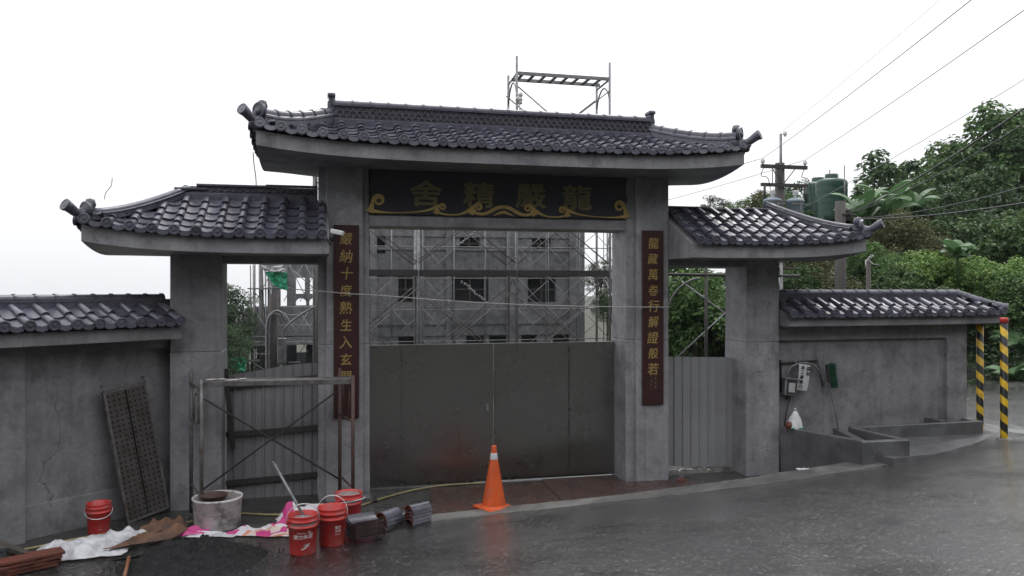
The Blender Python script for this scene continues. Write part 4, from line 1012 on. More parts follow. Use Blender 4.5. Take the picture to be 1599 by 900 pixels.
# hose
hp = [V((x, y, gz(x, y) + .018)) for x, y in ((-2.95, 8.86), (-2.73, 8.99), (-2.43, 9.17), (-2.1, 9.29), (-1.6, 9.33), (-1.1, 9.78), (-.5, 9.62), (.1, 9.5), (.5, 9.78), (.72, 10.0), (1.16, 10.34), (1.6, 10.52), (2.14, 10.53))]
hs_ = spline([tuple(p) for p in hp], 6); b = MB(); b.path(hs_, .0125, 8); hose = obj('hose', b, M['hose'], origin=tuple(hp[0])); props(hose, 'yellow garden hose running along the ground from the left wall to the steel gate', 'hose')
b = MB(); b.path([(.6, 9.9, .03), (.7, 9.98, .03)], .02, 10); b.path([(.68, 9.97, .03), (.69, 9.97, .075)], .009, 6); obj('connector', b, M['tube_dark'], hose)
# stacked tiles waiting to be laid
def loose_tile(kind, Mx, label, grp):
    src = {'cover': arc_tile(.27, .078, .07, .0, 0, PI, 8, .016), 'pan': pan_tile(.3, .3, 0, .05, 6, .02)}
    if kind not in LT:
        bb = src[kind]; o_ = MB()
        me_b = MB(); n = len(bb.f)
        if kind == 'cover':
            me_b.merge(arc_tile(.27, .078, .072, 0, 0, PI, 8, .016)); k = len(me_b.f)
            ii = arc_tile(.268, .0622, .057, 0, 0, PI, 8, .001); ii.v = [p + V((0, .001, 0)) for p in ii.v]; ii.mi = [1] * len(ii.f); me_b.merge(ii)
            me_b.mi[8:16] = [1] * 8
        else:
            me_b.merge(pan_tile(.3, .3, 0, .05, 6, .02)); lo = pan_tile(.3, .3, -.018, .05, 6, .001); lo.mi = [1] * len(lo.f); me_b.merge(lo); me_b.mi[6:12] = [1] * 6
            w2 = .15
            for sx in (-1, 1): me_b.add([(sx * w2, 0, 0), (sx * w2, .3, 0), (sx * w2, .3, -.018), (sx * w2, 0, -.018)], [(0, 1, 2, 3)], False, 1)
        LT[kind] = me_b.mesh('roof_tile', [M['tile'], M['tile_edge' if kind == 'pan' else 'tile_cut']])
    o = bpy.data.objects.new('roof_tile', LT[kind]); COL.objects.link(o); o.matrix_basis = Mx
    return props(o, label, 'roof tile', grp)
LT = {}
base = Matrix.Translation((.33, 8.43, gz(.4, 8.4) + .07)) @ Matrix.Rotation(R(-72), 4, 'Z')
ords = ['lowest', 'second from the bottom', 'third from the bottom', 'fourth from the bottom', 'fifth from the bottom', 'sixth from the bottom', 'seventh from the bottom', 'topmost']
for k in range(8):
    loose_tile('pan', base @ Matrix.Translation((rnd.uniform(-.008, .008), rnd.uniform(-.012, .012), k * .0225)) @ Matrix.Rotation(rnd.gauss(0, .015), 4, 'Z'), 'wide dark trough tile, %s in the stack beside the red buckets' % ords[k], 'trough tiles stacked by the buckets')
base = Matrix.Translation((.98, 8.86, gz(.98, 8.86) + .008)) @ Matrix.Rotation(R(-58), 4, 'Z')
for k in range(5):
    loose_tile('cover', base @ Matrix.Translation((0, rnd.uniform(-.01, .01), k * .036)) @ Matrix.Rotation(rnd.gauss(0, .02), 4, 'Z'), 'curved dark tile with terracotta underside, %s in the right-hand nested stack' % ['lowest', 'second from the bottom', 'middle', 'second from the top', 'topmost'][k], 'curved tiles in the right stack')
base = Matrix.Translation((.66, 8.72, gz(.66, 8.72) + .008)) @ Matrix.Rotation(R(-42), 4, 'Z')
for k in range(4):
    loose_tile('cover', base @ Matrix.Translation((rnd.uniform(-.01, .01), rnd.uniform(-.015, .015), k * .042)) @ Matrix.Rotation(rnd.gauss(0, .05), 4, 'Z'), 'curved dark tile, %s in the left-hand nested stack behind the trough tiles' % ['lowest', 'second from the bottom', 'second from the top', 'topmost'][k], 'curved tiles in the left stack')
base = Matrix.Translation((.86, 8.93, gz(.86, 8.93) + .008)) @ Matrix.Rotation(R(-50), 4, 'Z')
for k in range(2):
    loose_tile('cover', base @ Matrix.Translation((0, 0, k * .04)), 'curved tile, %s of a pair between the two nested stacks' % ['lower', 'upper'][k], 'pair of curved tiles')
# terracotta slabs at the bottom left corner
k = 0
for layer in range(4):
    for col_ in range(3):
        if layer == 3 and col_ == 0: continue
        b = MB(); b.box(-.15, .15, -.1, .1, 0, .03, bev=.004)
        x, y = -2.93 + col_ * .19 + layer * .02, 8.14 + col_ * .12
        o = obj('terracotta_slab', b, M['tile_cut'], local=True); z = gz(x, y) + .004 + layer * .036
        o.location = (x, y, z); o.rotation_euler = (R(rnd.uniform(-3, 3)), R(rnd.uniform(-4, 2)), R(28 + rnd.uniform(-5, 5)))
        props(o, 'red terracotta slab, %s course, %s of its row, bottom left by the white tarpaulin' % (['lowest', 'second', 'third', 'top'][layer], ['left', 'middle', 'right'][col_]), 'clay slab', 'terracotta slabs stacked at the corner'); k += 1
pal = thing('wooden_pallet', 'weathered grey slatted pallet leaning at the left edge behind the terracotta slabs', 'pallet', (-3.0, 8.7, 0))
PM = Matrix.Translation((-2.62, 8.66, .02)) @ Matrix.Rotation(R(40), 4, 'Z') @ Matrix.Rotation(R(-148), 4, 'Y')
for i in range(5):
    b = MB(); b.box(0, .62, .105 * i, .105 * i + .06, -.012, .012, M=PM); obj('slat', b, M['timber'], pal)
for xx in (.04, .5):
    b = MB(); b.box(xx, xx + .05, 0, .48, .012, .06, M=PM); obj('bearer', b, M['timber'], pal)
# hoe lying on the sand
ho = thing('hoe', 'short handled tool with a flat steel blade stuck in the sand heap', 'tool', (-1.72, 8.1, .05))
zb = gz(-1.72, 8.1) + .09
b = MB(); b.add([(-1.86, 8.13, zb), (-1.6, 8.17, zb + .01), (-1.63, 8.24, zb - .03), (-1.84, 8.2, zb - .035), (-1.86, 8.13, zb + .006), (-1.6, 8.17, zb + .016), (-1.63, 8.24, zb - .024), (-1.84, 8.2, zb - .029)], [(3, 2, 1, 0), (4, 5, 6, 7), (0, 1, 5, 4), (1, 2, 6, 5), (2, 3, 7, 6), (3, 0, 4, 7)]); obj('blade', b, M['tube_dark'], ho)
b = MB(); b.path([(-1.715, 8.15, zb + .012), (-1.69, 7.95, zb - .01), (-1.67, 7.75, zb - .04)], [.017, .016, .018], 8); obj('handle', b, M['handle_wood'], ho)
# scaffold deck leaning on the left wall
def deck_mesh(L, w_, parent, Mx, hooks=True, m='holes'):
    b = MB()
    for sx in (-1, 1):
        b.box(sx * w_ / 4 - w_ * .225, sx * w_ / 4 + w_ * .225, 0, L, -.004, .004)
        for s2 in (-1, 1): b.box(sx * w_ / 4 + s2 * w_ * .222 - .004, sx * w_ / 4 + s2 * w_ * .222 + .004, .005, L - .005, -.035, .003)
    o = bpy.data.objects.new('perforated_panel', b.mesh('perforated_panel', M[m])); COL.objects.link(o); o.parent = parent; o.matrix_basis = Matrix.Translation(-wl(parent)) @ Mx
    b = MB()
    for sx in (-1, 1): b.box(sx * w_ / 2 - .012, sx * w_ / 2 + .012, -.01, L + .01, -.045, .012, bev=.003)
    for y in (0, L): b.box(-w_ / 2 + .013, w_ / 2 - .013, y - .012, y + .012, -.04, .009)
    o = bpy.data.objects.new('side_rail', b.mesh('side_rail', M['tube'])); COL.objects.link(o); o.parent = parent; o.matrix_basis = Matrix.Translation(-wl(parent)) @ Mx
    if hooks:
        for sx in (-1, 1):
            b = MB(); b.path([(sx * w_ / 2, L, 0), (sx * w_ / 2, L + .05, .0), (sx * w_ / 2, L + .075, -.02), (sx * w_ / 2, L + .07, -.05)], .012, 6)
            o = bpy.data.objects.new('hook', b.mesh('hook', M['tube'])); COL.objects.link(o); o.parent = parent; o.matrix_basis = Matrix.Translation(-wl(parent)) @ Mx
p0 = lw(.33, .17, .05); p1 = lw(.535, .035, 1.5)
dk = thing('scaffold_deck', 'perforated steel scaffold deck leaning upright against the left wall beside the lone bucket', 'scaffold deck', tuple(p0))
ey = (p1 - p0).normalized(); ex = (-WD - ey * (-WD).dot(ey)).normalized(); ez = ex.cross(ey)
deck_mesh((p1 - p0).length, .48, dk, frame(p0, ex, ey, ez))
# portable scaffold before the left side opening
sc = thing('scaffold_tower', 'low steel scaffold bay with crossed braces standing before the left corrugated hoarding', 'scaffold', (-.45, 9.7, 0))
A0, A1, B0, B1 = V((-1.235, 9.35, 0)), V((-1.43, 9.97, 0)), V((.392, 9.35, 0)), V((.262, 9.97, 0))
for a, c, m in ((A0, A1, 'tube'), (B0, B1, 'rust_tube')):
    b = MB()
    for p, h in ((a, 1.63), (c, 1.66)): b.path([p + V((0, 0, .01)), p + V((0, 0, h))], .0215, 10); b.box(p.x - .05, p.x + .05, p.y - .05, p.y + .05, .008, .016)
    for z in (.35, 1.1, 1.52): b.path([a + V((0, 0, z)), c + V((0, 0, z))], .017 if z > 1.2 else .013, 8)
    i0, i1 = a.lerp(c, .28), a.lerp(c, .72)
    for p in (i0, i1): b.path([p + V((0, 0, 1.1)), p + V((0, 0, 1.52))], .011, 6)
    obj('end_frame', b, M[m], sc)
for a, c in ((A1 + V((0, .02, .18)), B1 + V((0, .02, 1.4))), (A1 + V((0, .035, 1.42)), B1 + V((0, .035, .3)))):
    b = MB(); b.path([a, a.lerp(c, .5), c], .0105, 8); obj('cross_brace', b, M['tube_dark'], sc)
d0 = A0.lerp(A1, .08) + V((0, 0, 1.572)); d1 = B0.lerp(B1, .08) + V((0, 0, 1.555)); ey = (d1 - d0).normalized(); ez = V((0, 0, 1)); ex = ey.cross(ez).normalized(); ez = ex.cross(ey)
deck_mesh((d1 - d0).length, .26, sc, frame(d0 - ex * .11 + V((0, 0, .02)), ex, ey, ez), False, 'tube')
b = MB()
for i in range(7):
    q = rnd.random(); c = d0.lerp(d1, .04 + .45 * q * q) - ex * rnd.uniform(.0, .2) + V((0, 0, .036)); b.lathe([(0, .006), (rnd.uniform(.02, .04), .003), (.045, 0)], 9, c=tuple(c))
obj('mortar_splash', b, M['red_label'], sc)
# string tied across the columns
sp = [(-.35, 10.02, 2.62), (.1, 10.05, 2.585), (.37, 10.05, 2.56), (.75, 10.04, 2.54), (1.6, 10.04, 2.47), (2.6, 10.04, 2.415), (3.6, 10.04, 2.385), (4.2, 10.05, 2.375), (4.64, 10.05, 2.372)]
b = MB(); b.path(spline(sp, 5), .006, 5); st = obj('string', b, M['string'], origin=sp[0]); props(st, 'white string stretched across the gateway from column to column over both couplet boards', 'string')
for i in (2, 4, 5, 7):
    b = MB(); p = V(sp[i]); b.path([p + V((-.02, 0, .0)), p + V((0, -.006, .012)), p + V((.02, 0, -.004)), p + V((.01, 0, -.035))], .007, 5); obj('knot', b, M['string'], st)
# small camera at the end of the left side roof
cm = thing('security_camera', 'small white camera at the end of the left side roof, before the couplet board', 'camera', (.2, 9.4, 3.25))
CMX = Matrix.Translation((.19, 9.34, 3.245)) @ Matrix.Rotation(R(-20), 4, 'Z') @ Matrix.Rotation(R(12), 4, 'Y')
b = MB(); b.box(-.05, .1, -.035, .035, -.005, .05, M=CMX, bev=.01); obj('housing', b, M['white'], cm)
b = MB(); b.lathe([(0, .02), (.03, .02), (.034, 0), (.03, -.05), (0, -.05)], 12, M=CMX @ Matrix.Translation((-.02, 0, -.04))); obj('lens_dome', b, M['ink'], cm)
b = MB(); b.path([(.17, 9.36, 3.2), (.14, 9.4, 3.12), (.1, 9.42, 3.2)], .008, 6); obj('bracket', b, M['tube_dark'], cm)
# cable drooping from the main roof corner, twig on the left roof
b = MB(); b.path(spline([(-.77, 10.35, 4.3), (-.76, 10.36, 4.15), (-.74, 10.37, 4.0), (-.735, 10.38, 3.87)], 4), .006, 5); props(obj('cable', b, M['cable'], origin=(-.77, 10.35, 4.3)), 'thin cable hanging from the left end of the main roof to the side roof', 'cable')
b = MB(); b.path(spline([(-2.27, 9.6, 3.6), (-2.25, 9.6, 3.68), (-2.2, 9.6, 3.75), (-2.19, 9.6, 3.84)], 4), .004, 4); props(obj('wire', b, M['cable'], origin=(-2.27, 9.6, 3.6)), 'bent bit of wire sticking up from the left roof corner', 'wire')

# ------------------------------------------------------------------ things along the right wall
fr = thing('pipe_bracket', 'grey conduit frame fixed on the right wall above the planter, a hose arched over it', 'conduit', (6.7, 10.18, 1.5))
b = MB(); b.path([(6.43, 10.245, 1.15), (6.42, 10.245, 1.6), (6.43, 10.24, 1.56), (6.75, 10.24, 1.575), (7.0, 10.24, 1.58)], .016, 8); obj('conduit', b, M['tube_dark'], fr)
b = MB(); b.path([(7.0, 10.235, 1.72), (7.02, 10.235, 1.56), (7.1, 10.235, 1.2)], .013, 8); obj('conduit', b, M['tube'], fr)
b = MB(); b.path(spline([(6.5, 10.21, 1.38), (6.56, 10.2, 1.5), (6.72, 10.2, 1.555), (6.9, 10.2, 1.53), (7.03, 10.2, 1.42), (7.1, 10.2, 1.26)], 5), .016, 8); obj('arched_hose', b, M['galv'], fr)
bx = thing('switch_box', 'grey switch box with a pale face on the right wall beside the gate column', 'switch box', (6.53, 10.2, 1.2))
BM_ = Matrix.Translation((6.53, 10.2, 1.22)) @ Matrix.Rotation(R(5), 4, 'Y')
b = MB(); b.box(-.095, .095, -.06, .06, -.12, .11, M=BM_, bev=.01); b.box(-.11, .11, -.09, .06, .11, .128, M=BM_, bev=.004); obj('case', b, M['galv'], bx)
b = MB(); b.box(-.075, .075, -.066, -.058, -.095, .09, M=BM_); obj('door', b, M['tube_dark'], bx)
b = MB(); b.box(-.05, .05, -.073, -.064, -.07, .065, M=BM_, bev=.004); obj('face_plate', b, M['plate'], bx)
b = MB(); b.box(-.02, .02, -.03, .03, -.19, -.118, M=BM_); b.path([(6.53, 10.2, 1.02), (6.5, 10.23, .85), (6.47, 10.24, .6)], .009, 6); obj('cable', b, M['cable'], bx)
nz_ = thing('paper_notice', 'curling white paper notice with black vertical writing, hung on the conduit of the right wall', 'notice', (6.7, 10.17, 1.4))
b = MB(); NM = Matrix.Translation((6.735, 10.185, 1.355)) @ Matrix.Rotation(R(8), 4, 'Y')
b.grid(lambda u, v: NM @ V((lerp(-.088, .088, u) , -.012 - .02 * math.sin(v * PI) - .012 * math.sin(u * PI), lerp(-.185, .185, v))), 8, 12); obj('sheet', b, M['paper'], nz_)
def nt_char(ch, x, z, s): write(ch, s, NM @ Matrix.Translation((x, -.05, z)) @ Matrix.Rotation(R(90), 4, 'X'), M['ink'], nz_, .001, .0012)
for i, ch in enumerate('請勿'): nt_char(ch, .045, .135 - i * .075, .062)
for i, ch in enumerate('施工請慢行'): nt_char(ch, -.045, .14 - i * .068, .055)
b = MB(); b.path([NM @ V((-.05, -.01, .18)), V((6.69, 10.19, 1.58)), NM @ V((.04, -.01, .18))], .004, 5); b.lathe([(0, .02), (.015, .01), (.012, -.02)], 8, c=(6.63, 10.19, 1.585)); obj('tie', b, M['wire_pale'], nz_)
br = thing('broom', 'broom with green bristles leaning head up on the right wall, in the planter corner', 'broom', (7.05, 9.75, .45))
b = MB(); b.path([(7.02, 9.72, .42), (7.06, 9.9, .95), (7.09, 10.1, 1.28)], .013, 8); obj('handle', b, M['bluepole'], br)
BR = Matrix.Translation((7.155, 10.13, 1.37)) @ Matrix.Rotation(R(-9), 4, 'Y')
b = MB(); b.box(-.055, -.035, -.03, .03, -.17, .17, M=BR, bev=.005); obj('head', b, M['tube_dark'], br)
b = MB()
for i in range(700):
    z = rnd.uniform(-.165, .165); y = rnd.uniform(-.035, .035); l = rnd.uniform(.085, .115); dz = rnd.gauss(0, .012); dy = rnd.gauss(0, .014)
    p, q = V((-.036, y, z)), V((-.036 + l, y * 1.4 + dy, z + dz)); b.add([p + V((0, 0, .003)), p - V((0, 0, .003)), q - V((0, 0, .003)), q + V((0, 0, .003))], [(0, 1, 2, 3)], M=BR)
    b.add([p + V((0, .003, 0)), p - V((0, .003, 0)), q - V((0, .003, 0)), q + V((0, .003, 0))], [(0, 1, 2, 3)], M=BR)
obj('bristles', b, M['broom'], br, kind='stuff')
bg_ = thing('plastic_bag', 'knotted white plastic bag with orange things inside, on the planter edge by the column', 'bag', (6.46, 9.98, .672))
b = MB()
def bagf(u, v):
    a = 2 * PI * u; r = (.115 * (1 - v ** 1.4) ** .8 + .008) * (1 + .14 * fbm((math.cos(a) * 2, math.sin(a) * 2, v * 3))); 
    return (6.47 + r * math.cos(a) + .01 * v, 9.97 + r * .7 * math.sin(a), .673 + .25 * v + .008 * fbm((a, v * 6, 2)))
b.grid(bagf, 24, 14); b.path([(6.478, 9.97, .915), (6.47, 9.965, .95), (6.46, 9.96, .955)], [.01, .016, .008], 6); obj('film', b, M['bag'], bg_)
b = MB(); b.box(-.1, .1, -.06, .06, 0, .02, M=Matrix.Translation((6.475, 9.95, .674)), bev=.005); obj('tray', b, M['green_net'], bg_)
b = MB(); b.lathe([(0, .0), (.045, .005), (.055, .05), (.04, .09), (0, .1)], 14, c=(6.375, 9.96, .675)); obj('orange_bundle', b, M['tile_cut'], bg_)
for x, y, z0, z1, cap, lab in ((9.545, 9.52, .47, 2.16, True, 'tall yellow and black striped post with a red cap, nearer the road'), (9.775, 10.19, .43, 2.08, False, 'yellow and black striped post tucked behind the end of the right wall')):
    t = thing('striped_post', lab, 'post', (x, y, z0), rz=.6 if cap else 2.2)
    b = MB(); b.lathe([(.05, 0), (.05, z1 - z0), (.044, z1 - z0 + .004), (0, z1 - z0 + .004)], 24); obj('post', b, M['stripe'], t, local=True)
    if cap:
        b = MB(); b.lathe([(.053, z1 - z0 - .03), (.055, z1 - z0 - .03), (.056, z1 - z0 + .03), (.048, z1 - z0 + .045), (0, z1 - z0 + .047)], 24); obj('cap', b, M['red'], t, local=True)
    b = MB(); b.lathe([(.11, -.02), (.1, .012), (.052, .016)], 20); obj('foot', b, M['kerb'], t, local=True)
# litter by the kerb
b = MB(); b.grid(lambda u, v: (5.9 + .17 * u, 9.02 + .06 * v, road_z(5.9, 8.8) + .02 + .035 * abs(fbm((u * 5, v * 5, 8)))), 10, 6); props(obj('wrapper', b, M['paper'], origin=(6, 9.05, .3)), 'crumpled pale wrapper lying on the kerb before the right side column', 'litter')
b = MB(); b.box(-.06, .06, -.03, .03, 0, .05, M=Matrix.Translation((4.76, 9.98, .009)) @ Matrix.Rotation(.4, 4, 'Z'), bev=.004); props(obj('brick', b, M['tile_cut'], origin=(4.76, 9.98, 0)), 'broken red brick at the foot of the right main column', 'brick')
# ------------------------------------------------------------------ behind the gate: scaffold towers
def tubes(t, name, segs, r, m, n=6):
    for a, c in segs:
        b = MB(); b.path([a, c], r, n, True); obj(name, b, M[m], t)
SY0, SY1, SB = 14.5, 15.35, 1.83
sx_ = [-.06 + SB * i for i in range(0, 4)]
ns = thing('scaffolding', 'tall tube scaffold with dark deck seen through the gate, one bay rising above the roof', 'scaffolding', (2.6, 14.9, 0))
LV = [-.95, .93, 2.86, 4.75, 6.62]
for i, x in enumerate(sx_):
    top = 4 if i in (2, 3) else 3
    for y, dx in ((SY0, 0), (SY1, .04)):
        b = MB(); b.path([(x + dx, y, -.1), (x + dx, y, LV[top] + (.32 if y == SY0 else .18))], .024, 8); obj('post', b, M['galv' if top == 4 or i % 2 else 'tube'], ns)
    for k in range(1, top + 1):
        z = LV[k]; mm = M['galv' if i in (2, 3) else 'tube']
        b = MB(); b.path([(x, SY0, z), (x + .04, SY1, z)], .02, 6); obj('frame_bar', b, mm, ns)
        arc = [(x + .04 * q, lerp(SY0, SY1, q), z - .5 + .42 * math.sin(PI * q) ** .45) for q in (.02, .08, .18, .35, .5, .65, .82, .92, .98)]
        b = MB(); b.path(arc, .017, 6); obj('frame_arch', b, mm, ns)
for i in range(len(sx_) - 1):
    a, c = sx_[i], sx_[i + 1]
    for k in range(4 if i == 2 else 3):
        z0, z1 = LV[k] + .22, LV[k + 1] - .22
        for y in (SY0, SY1):
            for q, s_ in ((z0, z1), (z1, z0)):
                b = MB(); b.path([(a, y - .015 if q < s_ else y + .015, q), (c, y - .015 if q < s_ else y + .015, s_)], .0125, 6); obj('cross_brace', b, M['tube'], ns)
    b = MB(); b.box(a + .03, c - .03, SY0 - .05, SY1 + .02, LV[2] + .0, LV[2] + .1); obj('deck', b, M['deck_dark'], ns)
# ladder deck on the top bay
a, c = sx_[2], sx_[3]; z = LV[4]
b = MB()
for y in (SY0 + .02, SY0 + .5): b.box(a + .02, c - .02, y - .02, y + .02, z - .02, z + .04)
obj('deck_rail', b, M['galv'], ns)
for k in range(8):
    b = MB(); x = a + .12 + k * .22; b.box(x - .03, x + .03, SY0 + .045, SY0 + .475, z - .01, z + .012); obj('deck_rung', b, M['galv'], ns)
b = MB()
for q in range(6): b.lathe([(0, .05), (.04, .02), (.045, -.03), (0, -.05)], 7, c=(a + .03 + rnd.uniform(-.03, .05), SY0 - .02, z - .5 + rnd.uniform(-.12, .12)))
b.path(spline([(a + .03, SY0 - .03, z - .55), (a + .06, SY0 - .03, z - .8), (a + .02, SY0 - .03, z - 1.05)], 3), .012, 5); obj('rope_bundle', b, M['string'], ns, kind='stuff')
b = MB(); b.path(spline([(4.27, SY0 - .03, 4.45), (4.22, SY0 - .05, 4.1), (4.25, SY0 - .04, 3.9), (4.1, SY0 - .04, 3.75)], 4), .018, 5); obj('red_strap', b, M['red'], ns)
# scaffold bays behind the right side opening
rs = thing('scaffolding', 'dark scaffold bay with arched frame standing among the greenery in the right side opening', 'scaffolding', (6.3, 12.6, 0))
b = MB(); b.path([(5.2, 12.5, 2.86), (8.2, 12.5, 2.84)], .028, 8); b.path([(5.2, 12.52, 2.98), (8.2, 12.52, 2.97)], .016, 6); obj('ledger', b, M['tube_dark'], rs)
for x, y, m, r in ((6.02, 13.2, 'galv', .022), (6.42, 12.5, 'tube_dark', .028), (7.85, 12.5, 'galv', .024), (8.1, 13.2, 'galv', .02)):
    b = MB(); b.path([(x, y, 0), (x, y, 3.06)], r, 8); obj('post', b, M[m], rs)
for p, q in (((5.0, 13.0, 2.1), (6.02, 13.18, 2.75)), ((5.0, 13.0, 1.9), (6.03, 13.18, 1.25)), ((6.03, 13.18, 1.25), (7.6, 13.1, 2.6)), ((6.2, 13.0, 2.75), (7.85, 12.6, 1.5))):
    b = MB(); b.path([p, q], .013, 6); obj('cross_brace', b, M['galv'], rs)
b = MB(); b.path([(6.06 + .3 * q, 13.2 - .6 * q, 2.3 + .5 * math.sin(PI * min(1, q * 1.0) * .5) ** .6) for q in (0, .05, .15, .3, .5, .75, 1)], .018, 6)
b.path([(7.85 + .25 * q, 12.5 + .7 * q, 2.5 + .36 * math.sin(PI * q) ** .5) for q in (0, .06, .16, .35, .5, .65, .84, .94, 1)], .02, 6); b.path([(7.85, 12.5, 3.0), (8.1, 13.2, 3.0)], .018, 6); obj('arch_tube', b, M['galv'], rs)

# ------------------------------------------------------------------ buildings under construction
def holed(b, x0, x1, z0, z1, y, th, holes):
    """wall in the plane y with rectangular holes (x0, x1, z0, z1) and their reveals"""
    xs = sorted({x0, x1, *[h[0] for h in holes], *[h[1] for h in holes]}); zs = sorted({z0, z1, *[h[2] for h in holes], *[h[3] for h in holes]})
    for i in range(len(xs) - 1):
        for j in range(len(zs) - 1):
            cx, cz = (xs[i] + xs[i + 1]) / 2, (zs[j] + zs[j + 1]) / 2
            if any(h[0] < cx < h[1] and h[2] < cz < h[3] for h in holes): continue
            q = [(xs[i], zs[j]), (xs[i + 1], zs[j]), (xs[i + 1], zs[j + 1]), (xs[i], zs[j + 1])]
            b.add([(x, y, z) for x, z in q], [(0, 1, 2, 3)]); b.add([(x, y + th, z) for x, z in q], [(3, 2, 1, 0)])
    for h in holes:
        b.add([(h[0], y, h[2]), (h[1], y, h[2]), (h[1], y, h[3]), (h[0], y, h[3]), (h[0], y + th, h[2]), (h[1], y + th, h[2]), (h[1], y + th, h[3]), (h[0], y + th, h[3])], [(0, 4, 5, 1), (1, 5, 6, 2), (2, 6, 7, 3), (3, 7, 4, 0)])
    return b
BY = 48.0; KX = BY / 30
def bx_(px): u = (px - 799.5) / 1255; return BY * (.23514 + u * .97196) / (.97196 - u * .23514)
def bz_(px, py): u = (px - 799.5) / 1255; return EYE + (450 - py) / 1255 * BY / (.97196 - u * .23514)
X0, X1 = bx_(545), bx_(913); ZT, ZB = 8.6, -2.3
bl = thing('concrete_building', 'grey bare concrete building under construction with dark square window openings, behind the gate scaffold', 'building', (X0 / 2 + X1 / 2, BY + 5, ZB))
wins = [(718, 749, 371, 390), (831, 860, 372, 389), (622, 645, 432, 472), (706, 763, 432, 472), (824, 868, 432, 472), (622, 660, 524, 545), (728, 756, 524, 545), (764, 792, 524, 545), (814, 839, 524, 545), (864, 890, 523, 545), (572, 602, 368, 396)]
H = [(bx_(a), bx_(c), bz_((a + c) / 2, q), bz_((a + c) / 2, p)) for a, c, p, q in wins]
b = MB(); holed(b, X0, X1, ZB, ZT, BY, .3, H)
b.box(X0, X0 + .3, BY + .3, BY + 10, ZB, ZT); b.box(X1 - .3, X1, BY + .3, BY + 10, ZB, ZT); b.box(X0, X1, BY + 9.7, BY + 10, ZB, ZT); b.box(X0 - .3, X1 + .3, BY - .3, BY + 10.3, ZT, ZT + .35)
for z in (-1.0, 3.4): b.box(X0 + .3, X1 - .3, BY + .3, BY + 9.7, z, z + .25)
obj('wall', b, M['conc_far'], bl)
b = MB(); b.box(X0 + .31, X1 - .31, BY + 1.6, BY + 1.8, ZB, ZT - .02); obj('inner_wall', b, M['inner_shade'], bl)  # added dark sheet, paints the rooms' shade behind the windows
for px, wp in ((655, 14), (797, 14), (899, 24), (700, 8), (583, 10)):
    x = bx_(px); wv = wp * .5 * BY / 1255 * 1.03; b = MB(); b.box(x - wv, x + wv, BY - .22, BY - .005, ZB, ZT - .01); obj('pilaster', b, M['conc_far'], bl)
for py in (369, 390, 430, 480, 505, 522):
    z = bz_(740, py); b = MB(); b.box(X0 + .01, X1 - .03, BY - .1, BY - .008, z - .07, z + .07); obj('string_course', b, M['conc_far'], bl)
for a, c, p, q in wins[:5]:
    b = MB(); x0_, x1_, z0_, z1_ = bx_(a), bx_(c), bz_((a + c) / 2, q), bz_((a + c) / 2, p)
    b.box(x0_, x1_, BY + .12, BY + .2, (z0_ + z1_) / 2 - .04, (z0_ + z1_) / 2 + .04); b.box((x0_ + x1_) / 2 - .04, (x0_ + x1_) / 2 + .04, BY + .1, BY + .18, z0_, z1_); obj('window_bar', b, M['tube_dark'], bl)
fs_ = thing('scaffolding', 'fine pale tube scaffold covering the far concrete building from side to side', 'scaffolding', ((X0 + X1) / 2, BY - 1.5, ZB))
zz = [ZB + 1.83 * k for k in range(7)]
pxs = [560 + 47.5 * i for i in range(9)] + [934, 952]
xs_ = [bx_(p) for p in pxs]
for x in xs_:
    for y in (BY - 1.6, BY - .75):
        b = MB(); b.path([(x + (.1 if y > BY - 1 else 0), y, ZB), (x + (.1 if y > BY - 1 else 0), y, zz[-1])], .03, 5); obj('post', b, M['galv'], fs_)
for z in zz[1:]:
    for y in (BY - 1.6,):
        b = MB(); b.path([(xs_[0], y, z), (xs_[-1], y, z + .03)], .028, 5); obj('ledger', b, M['galv'], fs_)
for i in range(len(xs_) - 1):
    for k in range(6):
        if rnd.random() < .25: continue
        for s_ in (0, 1):
            b = MB(); b.path([(xs_[i], BY - 1.6 - .02 * s_, zz[k + s_] + .1), (xs_[i + 1], BY - 1.6 - .02 * s_, zz[k + 1 - s_] - .1)], .02, 4); obj('cross_brace', b, M['galv'], fs_)
for k in (2, 4):
    for i in (1, 3, 4, 6):
        b = MB(); b.box(xs_[i] + .1, xs_[i + 1] - .1, BY - 1.55, BY - .85, zz[k], zz[k] + .05); obj('plank', b, M['timber'], fs_)
b = MB(); p0, p1, p2 = V((bx_(742), BY - 1.8, bz_(742, 358))), V((bx_(708), BY - 1.8, bz_(708, 385))), V((bx_(750), BY - 1.8, bz_(750, 470)))
for q in (p1, p2):
    for i in range(26):
        t = i / 25; c = (p0 if q is p1 else V((bx_(712), BY - 1.8, bz_(712, 440)))).lerp(q, t); b.lathe([(0, .07), (.06, .03), (.07, -.04), (0, -.07)], 5, c=(c.x + rnd.uniform(-.08, .08), c.y, c.z + rnd.uniform(-.06, .06)))
obj('rope_bundle', b, M['galv'], fs_, kind='stuff')
